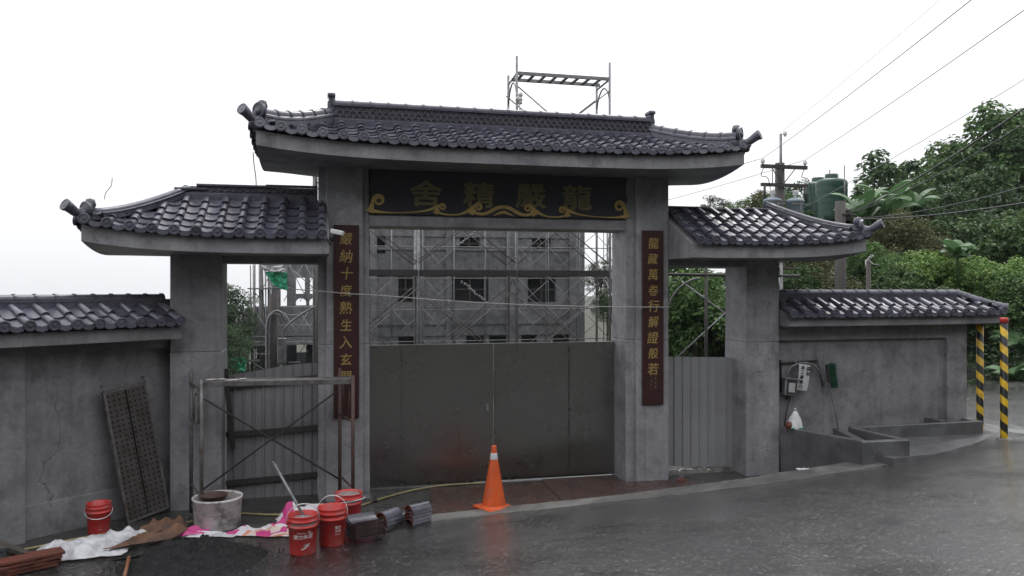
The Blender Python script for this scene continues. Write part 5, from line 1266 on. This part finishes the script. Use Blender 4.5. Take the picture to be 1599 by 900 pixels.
# temple hall seen through the left side opening
HY = 44.0
def hx(px): u = (px - 799.5) / 1255; return HY * (.23514 + u * .97196) / (.97196 - u * .23514)
def hz(px, py): u = (px - 799.5) / 1255; return EYE + (450 - py) / 1255 * HY / (.97196 - u * .23514)
hl = thing('temple_hall', 'dark half built hall with see-through arched windows, in the left side opening', 'building', (hx(470), HY + 2, -2.3))
b = MB(); ho_ = [(hx(a), hx(c), hz(a, q), hz(a, p)) for a, c, p, q in ((462, 476, 434, 459), (484, 496, 434, 459), (510, 523, 434, 459))]
ar = [(hx(462), hx(478)), (hx(483), hx(496)), (hx(508), hx(523))]; za_, zb_ = hz(470, 477), hz(470, 466)
holed(b, hx(448), hx(545), hz(470, 480), hz(470, 395), HY, .3, ho_ + [(a, c, za_, zb_) for a, c in ar])
for a, c in ar:                                     # rounded heads of the lower openings
    n = 8; m_, r_ = (a + c) / 2, (c - a) / 2
    for sg in (-1, 1):
        pts = [(m_ + sg * r_, zb_)] + [(m_ + sg * r_ * math.cos(PI / 2 * k / n), za_ + (zb_ - za_) * (.4 + .58 * math.sin(PI / 2 * k / n))) for k in range(n + 1)]
        b.add([(x, HY + .01, z) for x, z in pts] + [(x, HY + .28, z) for x, z in pts], [list(range(len(pts))), list(range(len(pts), 2 * len(pts)))[::-1]])
obj('upper_wall', b, M['conc_far'], hl)
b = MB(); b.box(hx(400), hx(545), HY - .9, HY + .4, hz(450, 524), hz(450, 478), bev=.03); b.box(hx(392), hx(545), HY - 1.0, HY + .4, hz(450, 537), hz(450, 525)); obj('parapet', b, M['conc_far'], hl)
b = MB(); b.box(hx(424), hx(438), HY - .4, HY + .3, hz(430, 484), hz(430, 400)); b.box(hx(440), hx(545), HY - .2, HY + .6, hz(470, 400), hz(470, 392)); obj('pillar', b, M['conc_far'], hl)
b = MB(); b.box(hx(400), hx(432), HY + .6, HY + .9, -2.3, hz(420, 537)); b.box(hx(445), hx(462), HY + 1.5, HY + 1.8, -2.3, hz(450, 537)); b.box(hx(478), hx(545), HY + .3, HY + .6, -2.3, hz(490, 537)); b.box(hx(392), hx(545), HY + 4, HY + 4.2, -2.3, hz(450, 560)); obj('lower_wall', b, M['inner_shade'], hl)  # recessed lower storey in the painted indoor shade tone
hs2 = thing('scaffolding', 'dense tube scaffold wrapped round the half built hall in the left side opening', 'scaffolding', (hx(420), HY - 2, -2.3))
for i in range(40):
    px = rnd.uniform(362, 398) if i < 22 else rnd.uniform(394, 430); t0, t1 = (490, 600) if i < 22 else (412, 540)
    x = hx(px) ; y = HY - 2.2 + rnd.random() * 1.4
    b = MB(); b.path([(x, y, -2.4), (x + rnd.uniform(-.12, .12), y, hz(px, t0 + rnd.uniform(-4, 6)))], .028, 5); obj('post', b, M['galv' if i % 2 else 'tube'], hs2)
for i in range(20):
    px = rnd.uniform(362, 480); py = rnd.choice((490, 505, 522, 535, 560, 425, 450, 412)) if px > 396 else rnd.choice((490, 512, 530, 548))
    L = rnd.uniform(14, 40); dy = rnd.choice((0, 0, 1, -26, 26)); b = MB(); b.path([(hx(px), HY - 2.3, hz(px, py)), (hx(min(px + L, 500)), HY - 2.3, hz(px, py + dy))], .024, 5); obj('brace', b, M['galv'], hs2)
for px, py, L in ((372, 535, 60), (388, 533, 110), (392, 452, 60), (370, 560, 40)):
    b = MB(); b.box(hx(px), hx(px + L), HY - 2.2, HY - 1.5, hz(px, py), hz(px, py) + .07); obj('plank', b, M['galv'], hs2)
for px in (405, 446, 470):
    for y0, y1 in ((485, 545), (545, 485), (400, 470), (470, 400)):
        b = MB(); b.path([(hx(px), HY - 2.4, hz(px, y0)), (hx(px + 36), HY - 2.4, hz(px, y1))], .018, 4); obj('cross_brace', b, M['galv'], hs2)
def sheet(name, label, m, pts, Y, bulge, seed):
    A, B_, C_, D_ = (V((hx(x) * Y / HY, Y, EYE + (hz(x, y) - EYE) * Y / HY)) for x, y in pts); b = MB()
    b.grid(lambda u, v: A.lerp(B_, u).lerp(D_.lerp(C_, u), v) + V((.05 * fbm((u * 4, v * 4, seed)), -bulge * abs(fbm((u * 3, v * 3, seed + 2))) - .1 * math.sin(u * 9 + v * 3), .05 * fbm((u * 5, v * 5, seed + 6)))), 14, 12)
    return props(obj(name, b, M[m], origin=tuple(A)), label, 'tarpaulin')
sheet('tarpaulin', 'bright green tarpaulin hanging torn from the scaffold of the half built hall', 'green_net', [(412, 424), (449, 424), (449, 455), (428, 446)], HY - 3, .4, 3)
sheet('tarpaulin', 'pale tarpaulin bunched along the top of the hall scaffold above the green one', 'tarp', [(402, 408), (454, 408), (446, 426), (414, 424)], HY - 3.2, .5, 8)
sheet('tarpaulin', 'faded green sheet low at the left end of the hall scaffold', 'green_net', [(360, 557), (386, 558), (382, 582), (362, 582)], HY - 3, .3, 13)
b = MB(); b.box(-3.35, -2.6, 36, 36.4, -2.3, hz(385, 569)); b.box(-2.6, -2.2, 36, 36.4, -2.3, hz(385, 573)); props(obj('storage_crate', b, M['panel'], origin=(-3, 36, -2.3)), 'pale boxy crate on the site behind the torn edge of the left hoarding', 'crate')
# service poles just behind the left hoarding
sp_ = thing('service_pole', 'dark service pole with pale conduits curving over its top, behind the left hoarding', 'pole', (-.62, 13.0, 0))
b = MB(); b.path([(-.66, 13, 0), (-.66, 13, 2.54)], .075, 10); obj('post', b, M['pole'], sp_)
for o_, h in ((-.1, 2.2), (-.06, 2.24)):
    b = MB(); b.path(spline([(-.66 + o_, 12.9, 0), (-.66 + o_, 12.9, 1.6), (-.65 + o_, 12.9, h - .1), (-.58 + o_, 12.9, h + .03), (-.48 + o_, 12.9, h), (-.42 + o_, 12.9, h - .12)], 5), .02, 7); obj('conduit', b, M['galv'], sp_)
b = MB(); b.box(-.6, -.47, 12.82, 12.93, 1.48, 1.86, bev=.01); obj('meter_box', b, M['galv'], sp_)
b = MB(); b.path(spline([(-.52, 12.88, 1.86), (-.5, 12.88, 2.0), (-.3, 12.88, 2.18), (.0, 12.88, 2.36), (.25, 12.88, 2.42)], 5), .018, 6); obj('conduit', b, M['galv'], sp_)
b = MB(); b.path([(.02, 12.6, 0), (.03, 12.6, 3.3)], .065, 10); obj('side_post', b, M['tube_dark'], sp_)

# ------------------------------------------------------------------ poles, tanks, wires
up = thing('utility_pole', 'dark utility pole with two crossarms, insulators and two blue grey transformers', 'utility pole', (11.26, 18, 0))
b = MB(); b.path([(11.26, 18, 0), (11.26, 18, 5.76)], [.15, .115], 14); obj('post', b, M['pole'], up)
b = MB(); b.path([(11.2, 17.86, 5.2), (11.2, 17.86, 6.47)], .035, 8); obj('extension', b, M['galv'], up)
for z, r in ((5.645, .045), (5.19, .04)):
    b = MB(); b.box(10.66, 11.93, 17.82, 17.9, z - r, z + r); obj('crossarm', b, M['tube_dark'], up)
b = MB()
for s_ in (-1, 1): b.path([(11.26 + s_ * .34, 17.83, 5.62), (11.26 + s_ * .04, 17.86, 5.25)], .014, 5)
b.path([(10.95, 17.83, 5.2), (10.95, 17.83, 5.62)], .012, 5); obj('arm_brace', b, M['tube'], up)
for x, z in ((10.7, 5.69), (11.88, 5.69), (11.32, 6.4)):
    b = MB(); b.lathe([(0, .15), (.035, .14), (.04, .11), (.06, .1), (.045, .07), (.065, .06), (.03, .03), (.02, 0)], 10, c=(x, 17.86, z)); obj('insulator', b, M['white'], up)
for x in (10.72, 11.85):
    b = MB(); b.path([(x, 17.8, 5.17), (x - .02, 17.78, 4.95), (x + .03, 17.8, 4.8)], .03, 7); obj('fuse_holder', b, M['tube_dark'], up)
    b = MB(); b.path(spline([(x, 17.8, 5.65), (x - .1, 17.8, 5.4), (x + .1, 17.8, 5.32), (x + .2, 17.8, 4.7)], 4), .01, 5); obj('jumper', b, M['cable'], up)
for x in (10.9, 11.53):
    b = MB(); b.lathe([(0, 0), (.2, 0), (.21, .03), (.21, .62), (.225, .63), (.225, .67), (.2, .69), (.1, .73), (0, .74)], 20, c=(x, 17.75, 4.13)); tr = obj('transformer', b, M['transformer'], up)
    b = MB(); b.lathe([(0, .2), (.055, .19), (.065, .15), (.045, .13), (.07, .1), (.04, .07), (.035, 0)], 10, c=(x, 17.75, 4.86)); obj('bushing', b, M['white'], tr)
    b = MB(); b.box(x - .025, x + .025, 17.5, 17.56, 4.23, 4.73); b.box(x - .22, x + .22, 17.53, 17.545, 4.68, 4.71); obj('bracket', b, M['galv'], tr)
b = MB(); b.path([(11.55, 16, 0), (11.55, 16, 4.6)], [.14, .115], 12); o = thing('utility_pole', 'plain dark wooden pole with a cable bracket, behind the right side roof tip', 'utility pole', (11.55, 16, 0)); obj('post', b, M['pole'], o)
b = MB(); b.box(11.66, 11.78, 15.9, 16.1, 4.15, 4.42, bev=.02); b.path([(11.5, 15.86, 4.3), (11.85, 15.9, 4.28)], .02, 6); obj('cable_bracket', b, M['tube_dark'], o)
o = thing('pole', 'thin short pole with broken pale wires at its top, behind the right boundary wall', 'pole', (10.75, 14, 0))
b = MB(); b.path([(10.75, 14, 0), (10.75, 14, 3.2)], .045, 8); obj('post', b, M['pole'], o)
b = MB()
for i in range(7): a = rnd.uniform(0, 6.28); b.path([(10.75, 13.95, 3.15 + i * .02), (10.75 + .12 * math.cos(a), 13.93, 3.2 + .1 * math.sin(a)), (10.75 + .2 * math.cos(a + .6), 13.9, 3.15 + .14 * math.sin(a + .6))], .006, 4)
obj('wire_ends', b, M['white'], o)
def tank(x, y, z, r, h, lab):
    t = thing('water_tank', lab, 'water tank', (x, y, z), 0, 'green water tanks on the hillside')
    p = [(0, 0), (r, 0)]
    for k in range(6): p += [(r, h * (k + .12) / 6), (r * 1.018, h * (k + .5) / 6), (r, h * (k + .88) / 6)]
    p += [(r, h), (r * .93, h + .06), (r * .3, h + .16), (0, h + .17)]
    b = MB(); b.lathe(p, 28); obj('body', b, M['tank'], t, local=True)
    b = MB(); b.lathe([(.22, h + .12), (.22, h + .26), (.2, h + .28), (0, h + .28)], 16); obj('lid', b, M['tank'], t, local=True)
    b = MB(); b.path([(r * .2, -r - .04, 0), (r * .2, -r - .04, h + .5)], .02, 6); obj('pipe', b, M['galv'], t, local=True)
tank(16.98, 24, 5.0, .51, 1.22, 'large green cylindrical water tank, the right and nearer of two on the hillside stand')
tank(17.42, 25.4, 5.0, .5, 1.3, 'green water tank half hidden behind the larger one')
ts = thing('tank_stand', 'green steel stand carrying the two water tanks on the hillside', 'stand', (16.7, 24.4, 3))
b = MB(); b.box(16.2, 18.1, 23.3, 26.1, 4.9, 4.99); obj('platform', b, M['tank'], ts)
b = MB(); b.path([(15.5, 23.3, 4.55), (17.0, 23.3, 4.9)], .04, 6); b.path([(15.5, 23.3, 4.3), (16.8, 23.3, 4.6)], .03, 6); obj('handrail', b, M['tank'], ts)
for x in (16.3, 17.7):
    for y in (23.4, 25.6):
        b = MB(); b.box(x - .06, x + .06, y - .06, y + .06, -.5, 4.9); obj('leg', b, M['tank'], ts)
WIN = 0
def wire(p, q, sag, r, m, label):
    p, q = V(p), V(q)
    if q.y < p.y: q = p + (q - p) * 1.7; sag *= 2.6
    b = MB(); b.path([p.lerp(q, t) - V((0, 0, sag * 4 * t * (1 - t))) for t in [i / 16 for i in range(17)]], r, 5)
    props(obj('overhead_wire', b, M[m], origin=tuple(p)), label, 'wire', 'overhead wires')
def ray_at(px, py, d):
    u = (px - 799.5) / 1255; v = (450 - py) / 1255; return (d * (.23514 + u * .97196), d * (.97196 - u * .23514), EYE + d * v)
wire((10.7, 17.86, 5.84), ray_at(1545, -40, 9), .05, .007, 'wire_pale', 'pale overhead wire rising from the left insulator of the transformer pole to the top edge')
wire((11.88, 17.86, 5.84), ray_at(1660, -45, 9), .05, .007, 'wire_pale', 'pale overhead wire rising from the right insulator of the transformer pole')
wire((11.2, 17.86, 6.5), ray_at(1460, 0, 14), .03, .005, 'wire_pale', 'faint thin wire rising from the tip of the transformer pole')
wire((10.7, 17.86, 5.84), (10.7 - 4.6, 40, 5.6), .3, .008, 'wire_pale', 'overhead wire running back from the left insulator behind the right side roof')
wire((11.88, 17.86, 5.84), (9.5, 40, 5.6), .3, .008, 'wire_pale', 'overhead wire running back from the right insulator behind the right side roof')
wire(ray_at(1215, 345, 20), ray_at(1640, 78, 12), .08, .006, 'wire_pale', 'pale wire crossing the sky above the wooded hill')
wire((11.7, 15.95, 4.3), ray_at(1660, 80, 8), .12, .012, 'cable', 'thick black cable rising from the plain pole to the right edge')
wire((11.74, 15.95, 4.32), ray_at(1660, 95, 8.5), .16, .008, 'cable', 'thin black cable close below the thick one')
wire((11.76, 15.95, 4.2), ray_at(1680, 272, 10), .1, .012, 'cable', 'black cable running nearly level from the plain pole across the trees')
wire((11.72, 15.95, 4.22), ray_at(1660, 225, 9), .14, .008, 'cable', 'grey cable curving up from the plain pole across the trees')

# ------------------------------------------------------------------ trees and plants
def leaf(b, p, n, d, L, W):
    """small folded leaf: four points, centre raised"""
    s = n.cross(d).normalized() * W; k = n * (L * .12)
    b.v += [p, p + d * L * .5 + s + k, p + d * L - k, p + d * L * .5 - s + k]; i = len(b.v) - 4
    b.f.append([i, i + 1, i + 2, i + 3]); b.sm.append(False); b.mi.append(0)
def rv(r): return V((r.gauss(0, 1), r.gauss(0, 1), r.gauss(0, 1))).normalized()
def crown(seed, rx, rz, clumps, per, L, droop=.35, bias=.0):
    r = random.Random(seed); b = MB(); cs = []
    for i in range(clumps):
        d = rv(r); q = r.random() ** .42; k = 1 + .3 * fbm((d.x * 1.6, d.y * 1.6, d.z * 1.6 + seed))
        c = V((d.x * rx * q * k, d.y * rx * q * k, d.z * rz * q * k + bias * rz)); cs.append(c); cr = rx * r.uniform(.14, .27)
        for j in range(per):
            e = rv(r); e.z = abs(e.z) * .9 if r.random() < .72 else e.z; p = c + e * cr * (r.random() ** .35); p.z -= cr * .25
            n = (e * .7 + V((0, 0, .8)) + rv(r) * .5).normalized(); dd = (rv(r) + e * .8 - V((0, 0, droop))); dd = (dd - n * dd.dot(n)).normalized()
            leaf(b, p, n, dd, L * r.uniform(.6, 1.3), L * r.uniform(.2, .34))
    return b, cs
def trunk(seed, h, rad, cs):
    r = random.Random(seed); b = MB()
    top = V((r.uniform(-.15, .15) * h, r.uniform(-.1, .1) * h, h)); mid = top * .5 + V((r.uniform(-.1, .1), r.uniform(-.1, .1), 0))
    b.path([(0, 0, -.4), (0, 0, 0), mid, top], [rad * 1.25, rad, rad * .8, rad * .55], 8)
    for c in cs[:11]:
        t = r.uniform(.5, 1); s = mid.lerp(top, t); q = s.lerp(c, .55) + V((0, 0, .1 * h * r.random())); b.path([s, q, c], [rad * .42, rad * .27, rad * .08], 5)
    return b
TP = {}
for kind, args in {'round': (3, 1.6, 1.35, 95, 85, .17), 'tall': (7, 1.35, 1.8, 95, 85, .16), 'broad': (13, 2.0, 1.2, 105, 85, .19), 'loose': (19, 1.5, 1.5, 60, 80, .2), 'fine': (29, 1.5, 1.4, 120, 90, .11)}.items():
    cb, cs = crown(*args); zc = args[2] * .85 + .8
    for p in cb.v: p.z += zc
    cs = [c + V((0, 0, zc)) for c in cs]
    TP[kind] = (cb, trunk(args[0] + 1, zc, .12, cs), {})
def tree(kind, leafm, x, y, sc_, label, group, name='tree', z=None, rz=None, sz=1):
    cb, tb, cache = TP[kind]
    if leafm not in cache: cache[leafm] = (cb.mesh('crown', M[leafm]), cache.get('t') or tb.mesh('trunk', M['bark'])); cache['t'] = cache[leafm][1]
    t = thing(name, label, 'tree', (x, y, (ground_z(x, y) - .1) if z is None else z), rnd.uniform(0, 6.28) if rz is None else rz, group)
    t.scale = (sc_, sc_, sc_ * sz)
    for nm, me in (('crown', cache[leafm][0]), ('trunk', cache[leafm][1])):
        o = bpy.data.objects.new(nm, me); COL.objects.link(o); o.parent = t
    return t
def place(kind, m, px, ptop, Y, width, label, group, zb=None, ar=1.0):
    """tree whose top shows at (px, ptop) when it stands at depth Y; width in metres"""
    u = (px - 799.5) / 1255; d = Y / (.97196 - u * .23514); x = d * (.23514 + u * .97196); zt = EYE + (450 - ptop) / 1255 * d
    prx = {'round': 1.6, 'tall': 1.35, 'broad': 2.0, 'loose': 1.5, 'fine': 1.5}[kind]; ph = {'round': 3.35, 'tall': 4.2, 'broad': 3.1, 'loose': 3.6, 'fine': 3.45}[kind]
    s = width / (2.15 * prx); base = ground_z(x, Y) - .1 if zb is None else zb
    full = ph * s * ar; 
    tree(kind, m, x, Y, s, label, group, z=zt - full, sz=ar)
GH = 'trees on the wooded hillside'
for a in (
    # nearer greenery behind the right wall, left to right
    ('round', 'leaf_mid', 1078, 405, 16.5, 2.6, 'bright leafy tree filling the right side opening behind its scaffold, left half'),
    ('fine', 'leaf_dark', 1120, 430, 17.5, 2.8, 'dark fine leaved tree filling the right half of the side opening'),
    ('fine', 'leaf_olive', 1185, 300, 27, 3.2, 'small distant tree just above the ridge of the right side roof'),
    ('fine', 'leaf_olive', 1120, 308, 30, 2.2, 'farthest small tree beside the ridge of the right side roof'),
    ('round', 'leaf_dark', 1060, 470, 19, 3.0, 'dark bush low in the left half of the right side opening'),
    ('broad', 'leaf_dark', 1110, 480, 20, 3.2, 'dark bush low in the right half of the right side opening'),
    ('broad', 'leaf_pale', 1092, 415, 18.5, 1.9, 'pale leafy bush in the right side opening'),
    ('fine', 'leaf_mid', 1165, 312, 29, 2.6, 'small pale tree beside the transformers, above the right side roof'),
    ('fine', 'leaf_mid', 1222, 306, 26, 3.0, 'green tree directly behind the transformers'),
    ('fine', 'leaf_dark', 1260, 345, 22, 2.8, 'dark bush behind the right end of the right side roof'),
    ('round', 'leaf_mid', 1235, 415, 17, 1.6, 'bush seen past the outer face of the right side column'),
    ('fine', 'leaf_dark', 1245, 288, 28, 3.4, 'dark tree behind the transformers'),
    ('fine', 'leaf_olive', 1270, 395, 17.5, 2.6, 'brownish bush seen between the right side column and the wall coping'),
    ('fine', 'leaf_olive', 1400, 330, 21, 3.2, 'olive tree below the banana leaves, right of the plain pole'),
    ('round', 'leaf_dark', 1340, 400, 19.5, 2.6, 'dark tree under the tip of the right side roof'),
    ('round', 'leaf_mid', 1360, 372, 18, 1.7, 'fresh green tree beside the tip of the right side roof'),
    ('broad', 'leaf_pale', 1455, 385, 17.0, 2.6, 'pale green bush above the right end of the wall coping, left of the hill tree'),
    ('broad', 'leaf_pale', 1540, 395, 16.0, 2.6, 'broad fresh green bush above the striped posts'),
    ('round', 'leaf_mid', 1420, 415, 16.0, 2.2, 'mid green bush behind the middle of the right wall coping'),
    ('broad', 'leaf_mid', 1600, 420, 15.0, 2.4, 'mid green bush at the right edge above the road'),
    ('loose', 'leaf_mid', 1345, 300, 24, 2.6, 'loose tree behind the banana plants'),
    ('tall', 'leaf_dark', 1405, 242, 30, 5.0, 'dark tree on the hill behind the banana plants'),
    ('fine', 'leaf_dark', 1500, 300, 23, 4.6, 'dark tree in the middle of the hillside'),
    ('broad', 'leaf_mid', 1575, 320, 21, 4.4, 'mid green tree on the hillside near the right edge'),
    ('round', 'leaf_dark', 1640, 270, 22, 5.0, 'dark tree cut by the right edge, below the skyline'),
    ('tall', 'leaf_mid', 1480, 222, 33, 5.6, 'tall tree on the skyline, left of the hilltop'),
    ('broad', 'leaf_dark', 1535, 205, 35, 6.4, 'broad dark tree on the skyline near the hilltop'),
    ('tall', 'leaf_mid', 1585, 165, 34, 6.2, 'tallest skyline tree near the right edge'),
    ('broad', 'leaf_mid', 1650, 140, 33, 7.4, 'skyline tree cut by the right edge'),
    ('fine', 'leaf_mid', 1440, 285, 27, 4.2, 'mid green tree on the lower hillside right of the banana plants'),
    ('round', 'leaf_dark', 1470, 345, 22, 3.4, 'dark rounded tree low on the hillside'),
    ('tall', 'leaf_dark', 1545, 265, 27, 4.4, 'dark tall tree halfway up the hillside'),
    ('fine', 'leaf_dark', 1400, 300, 27, 3.4, 'dark fine leaved tree behind the banana leaves'),
    ('round', 'leaf_dark', 1310, 330, 25, 2.4, 'dark bush under the water tank stand'),
    ('round', 'leaf_dark', 1480, 440, 19, 3.4, 'dark thicket just behind the right wall coping'),
    ('round', 'leaf_dark', 1390, 440, 19, 2.8, 'dark thicket behind the middle of the right wall'),
    ('round', 'leaf_dark', 1600, 500, 18, 3.2, 'dark bush at the right edge beyond the road bend'),
    ('round', 'leaf_dark', 1545, 470, 18.5, 3.2, 'dark bush seen between the two striped posts'),
): place(*a[:6], a[6], GH)
for i, a in enumerate((('fine', 'leaf_dark', 340, 442, 38, 3.6, 'dark tree at the left side of the left side opening'), ('fine', 'leaf_dark', 378, 468, 52, 3.6, 'dark tree behind the low scaffold in the left side opening'), ('fine', 'leaf_mid', 318, 470, 42, 4, 'tree mostly hidden by the left side column'), ('fine', 'leaf_dark', 345, 505, 36, 2.6, 'low dark bush at the foot of the trees in the left side opening'),
    ('fine', 'leaf_olive', 938, 408, 52, 2.6, 'hazy tree right of the far concrete building, behind its scaffold'), ('fine', 'leaf_dark', 950, 450, 46, 2.4, 'dark tree beside the right gate column behind the scaffold'))):
    place(*a[:6], a[6], 'trees beyond the building site')
# banana plants
def banana_leaf(b, base, az, L, lean, W, r):
    n = 9; dirh = V((math.cos(az), math.sin(az), 0)); side = V((-math.sin(az), math.cos(az), 0)); pts = []
    for i in range(n + 1):
        t = i / n; a = lean + t * t * 1.5
        pts.append(base if i == 0 else pts[-1] + (dirh * math.sin(a) + V((0, 0, math.cos(a)))) * L / n)
    bb = len(b.v)
    for i, p in enumerate(pts):
        t = i / n; w_ = W * math.sin(PI * min(1, .08 + t * .93)) ** .6 * (1 if 0 < i < n else .15); dz = V((0, 0, -w_ * .35))
        b.v += [p - side * w_ + dz * (1 + .6 * r.random()), p, p + side * w_ + dz * (1 + .6 * r.random())]
    for i in range(n):
        for k in (0, 1):
            if r.random() < .06: continue
            q = bb + 3 * i + k; b.f.append([q, q + 3, q + 4, q + 1]); b.sm.append(False); b.mi.append(0)
def banana(x, y, z, h, nl, L, label, seed, name='banana_plant', W=.26, lean=(.15, .9)):
    r = random.Random(seed); t = thing(name, label, 'plant', (x, y, z), 0, 'large leaved plants')
    k = .25 if W < .2 else 1; b = MB(); b.path([(0, 0, -.5), (0, 0, h * .6), (0, 0, h)], [.12 * k, .1 * k, .06 * k], 8); obj('stem', b, M['banana'], t, local=True)
    for i in range(nl):
        b = MB(); banana_leaf(b, V((0, 0, h - .02 * i)), i * 2.4 + r.uniform(-.3, .3), L * r.uniform(.75, 1.15), r.uniform(*lean), W * r.uniform(.8, 1.15), r); obj('leaf', b, M['banana'], t, local=True)
for i, (px, pb, Y, h, L, lab) in enumerate(((1345, 345, 22, 1.4, 1.5, 'banana plant with long pale leaves beside the water tanks'), (1385, 330, 23, 1.5, 1.6, 'banana plant with spreading leaves, centre of the clump on the hillside'), (1330, 330, 24.5, 1.6, 1.5, 'banana plant behind the tank stand'), (1420, 335, 23.5, 1.2, 1.4, 'banana plant at the right of the clump, leaves drooping'))):
    x, y, z = ray_at(px, pb, Y / (.97196 - (px - 799.5) / 1255 * .23514)); banana(x, y, z - h, h, 9, L, lab, 40 + i)
for i, (px, pb, Y, h, L, lab) in enumerate(((1585, 585, 13.6, .55, .6, 'broad leaved taro plant by the road at the right edge'), (1600, 540, 14.2, 1.0, .8, 'taller broad leaved plant at the right edge'), (1560, 610, 14.8, .35, .5, 'low broad leaved plant beyond the taller striped post'), (1495, 392, 15.9, .35, .6, 'broad leaved plant pushing above the right wall coping'))):
    x, y, z = ray_at(px, pb, Y / (.97196 - (px - 799.5) / 1255 * .23514)); banana(x, y, z - h, h, 9, L, lab, 60 + i, 'taro_plant', .17, (.3, 1.1))
# low growth on the hillside and the verge: one mass
def scatter(name, m, n, fx, L, seed, lift=.25):
    r = random.Random(seed); b = MB()
    for i in range(n):
        x, y = fx(r); nn = (V((0, 0, 1)) + rv(r) * .7).normalized(); z = ground_z(x, y) + lift * r.random() ** 1.5
        for k in range(3):
            d = rv(r); d = (d - nn * d.dot(nn)).normalized() + V((0, 0, .4)); leaf(b, V((x, y, z)), nn, d.normalized(), L * r.uniform(.6, 1.4), L * r.uniform(.1, .3))
    props(obj(name, b, M[m]), kind='stuff')
scatter('undergrowth', 'leaf_dark', 16000, lambda r: (lambda u: (lambda y: (max(10.6, .47 * y) + 26 * u, y + u * 2))(lerp(13.5, 40, r.random())))(r.random() ** 1.4), .22, 5, .6)
scatter('verge_grass', 'grass', 5000, lambda r: (lambda x: (x, lerp(10.9 + (x - 9.9) * .9, 15.5, r.random())))(r.uniform(10.2, 15)), .14, 6, .08)
scatter('site_weeds', 'leaf_dark', 5000, lambda r: (r.uniform(-7, 14), r.uniform(30, 52)), .3, 8, .5)
scatter('unseen_hill_growth', 'leaf_dark', 9000, lambda r: (r.uniform(-45, 45), r.uniform(-36, -8)), .6, 9, 1.6)  # cover for the added unseen hill behind the camera

# ------------------------------------------------------------------ rain haze: one closed box of pale air round everything
b = MB(); b.box(-300, 340, -110, 460, -75, 42)
hm = bpy.data.materials.new('rain_haze'); hm.use_nodes = True; hn = hm.node_tree; hn.nodes.clear()
pv_ = hn.nodes.new('ShaderNodeVolumePrincipled'); ho2 = hn.nodes.new('ShaderNodeOutputMaterial')
pv_.inputs['Color'].default_value = (.92, .95, 1, 1); pv_.inputs['Density'].default_value = .00028
hn.links.new(pv_.outputs[0], ho2.inputs['Volume'])
props(obj('haze', b, hm), kind='stuff')
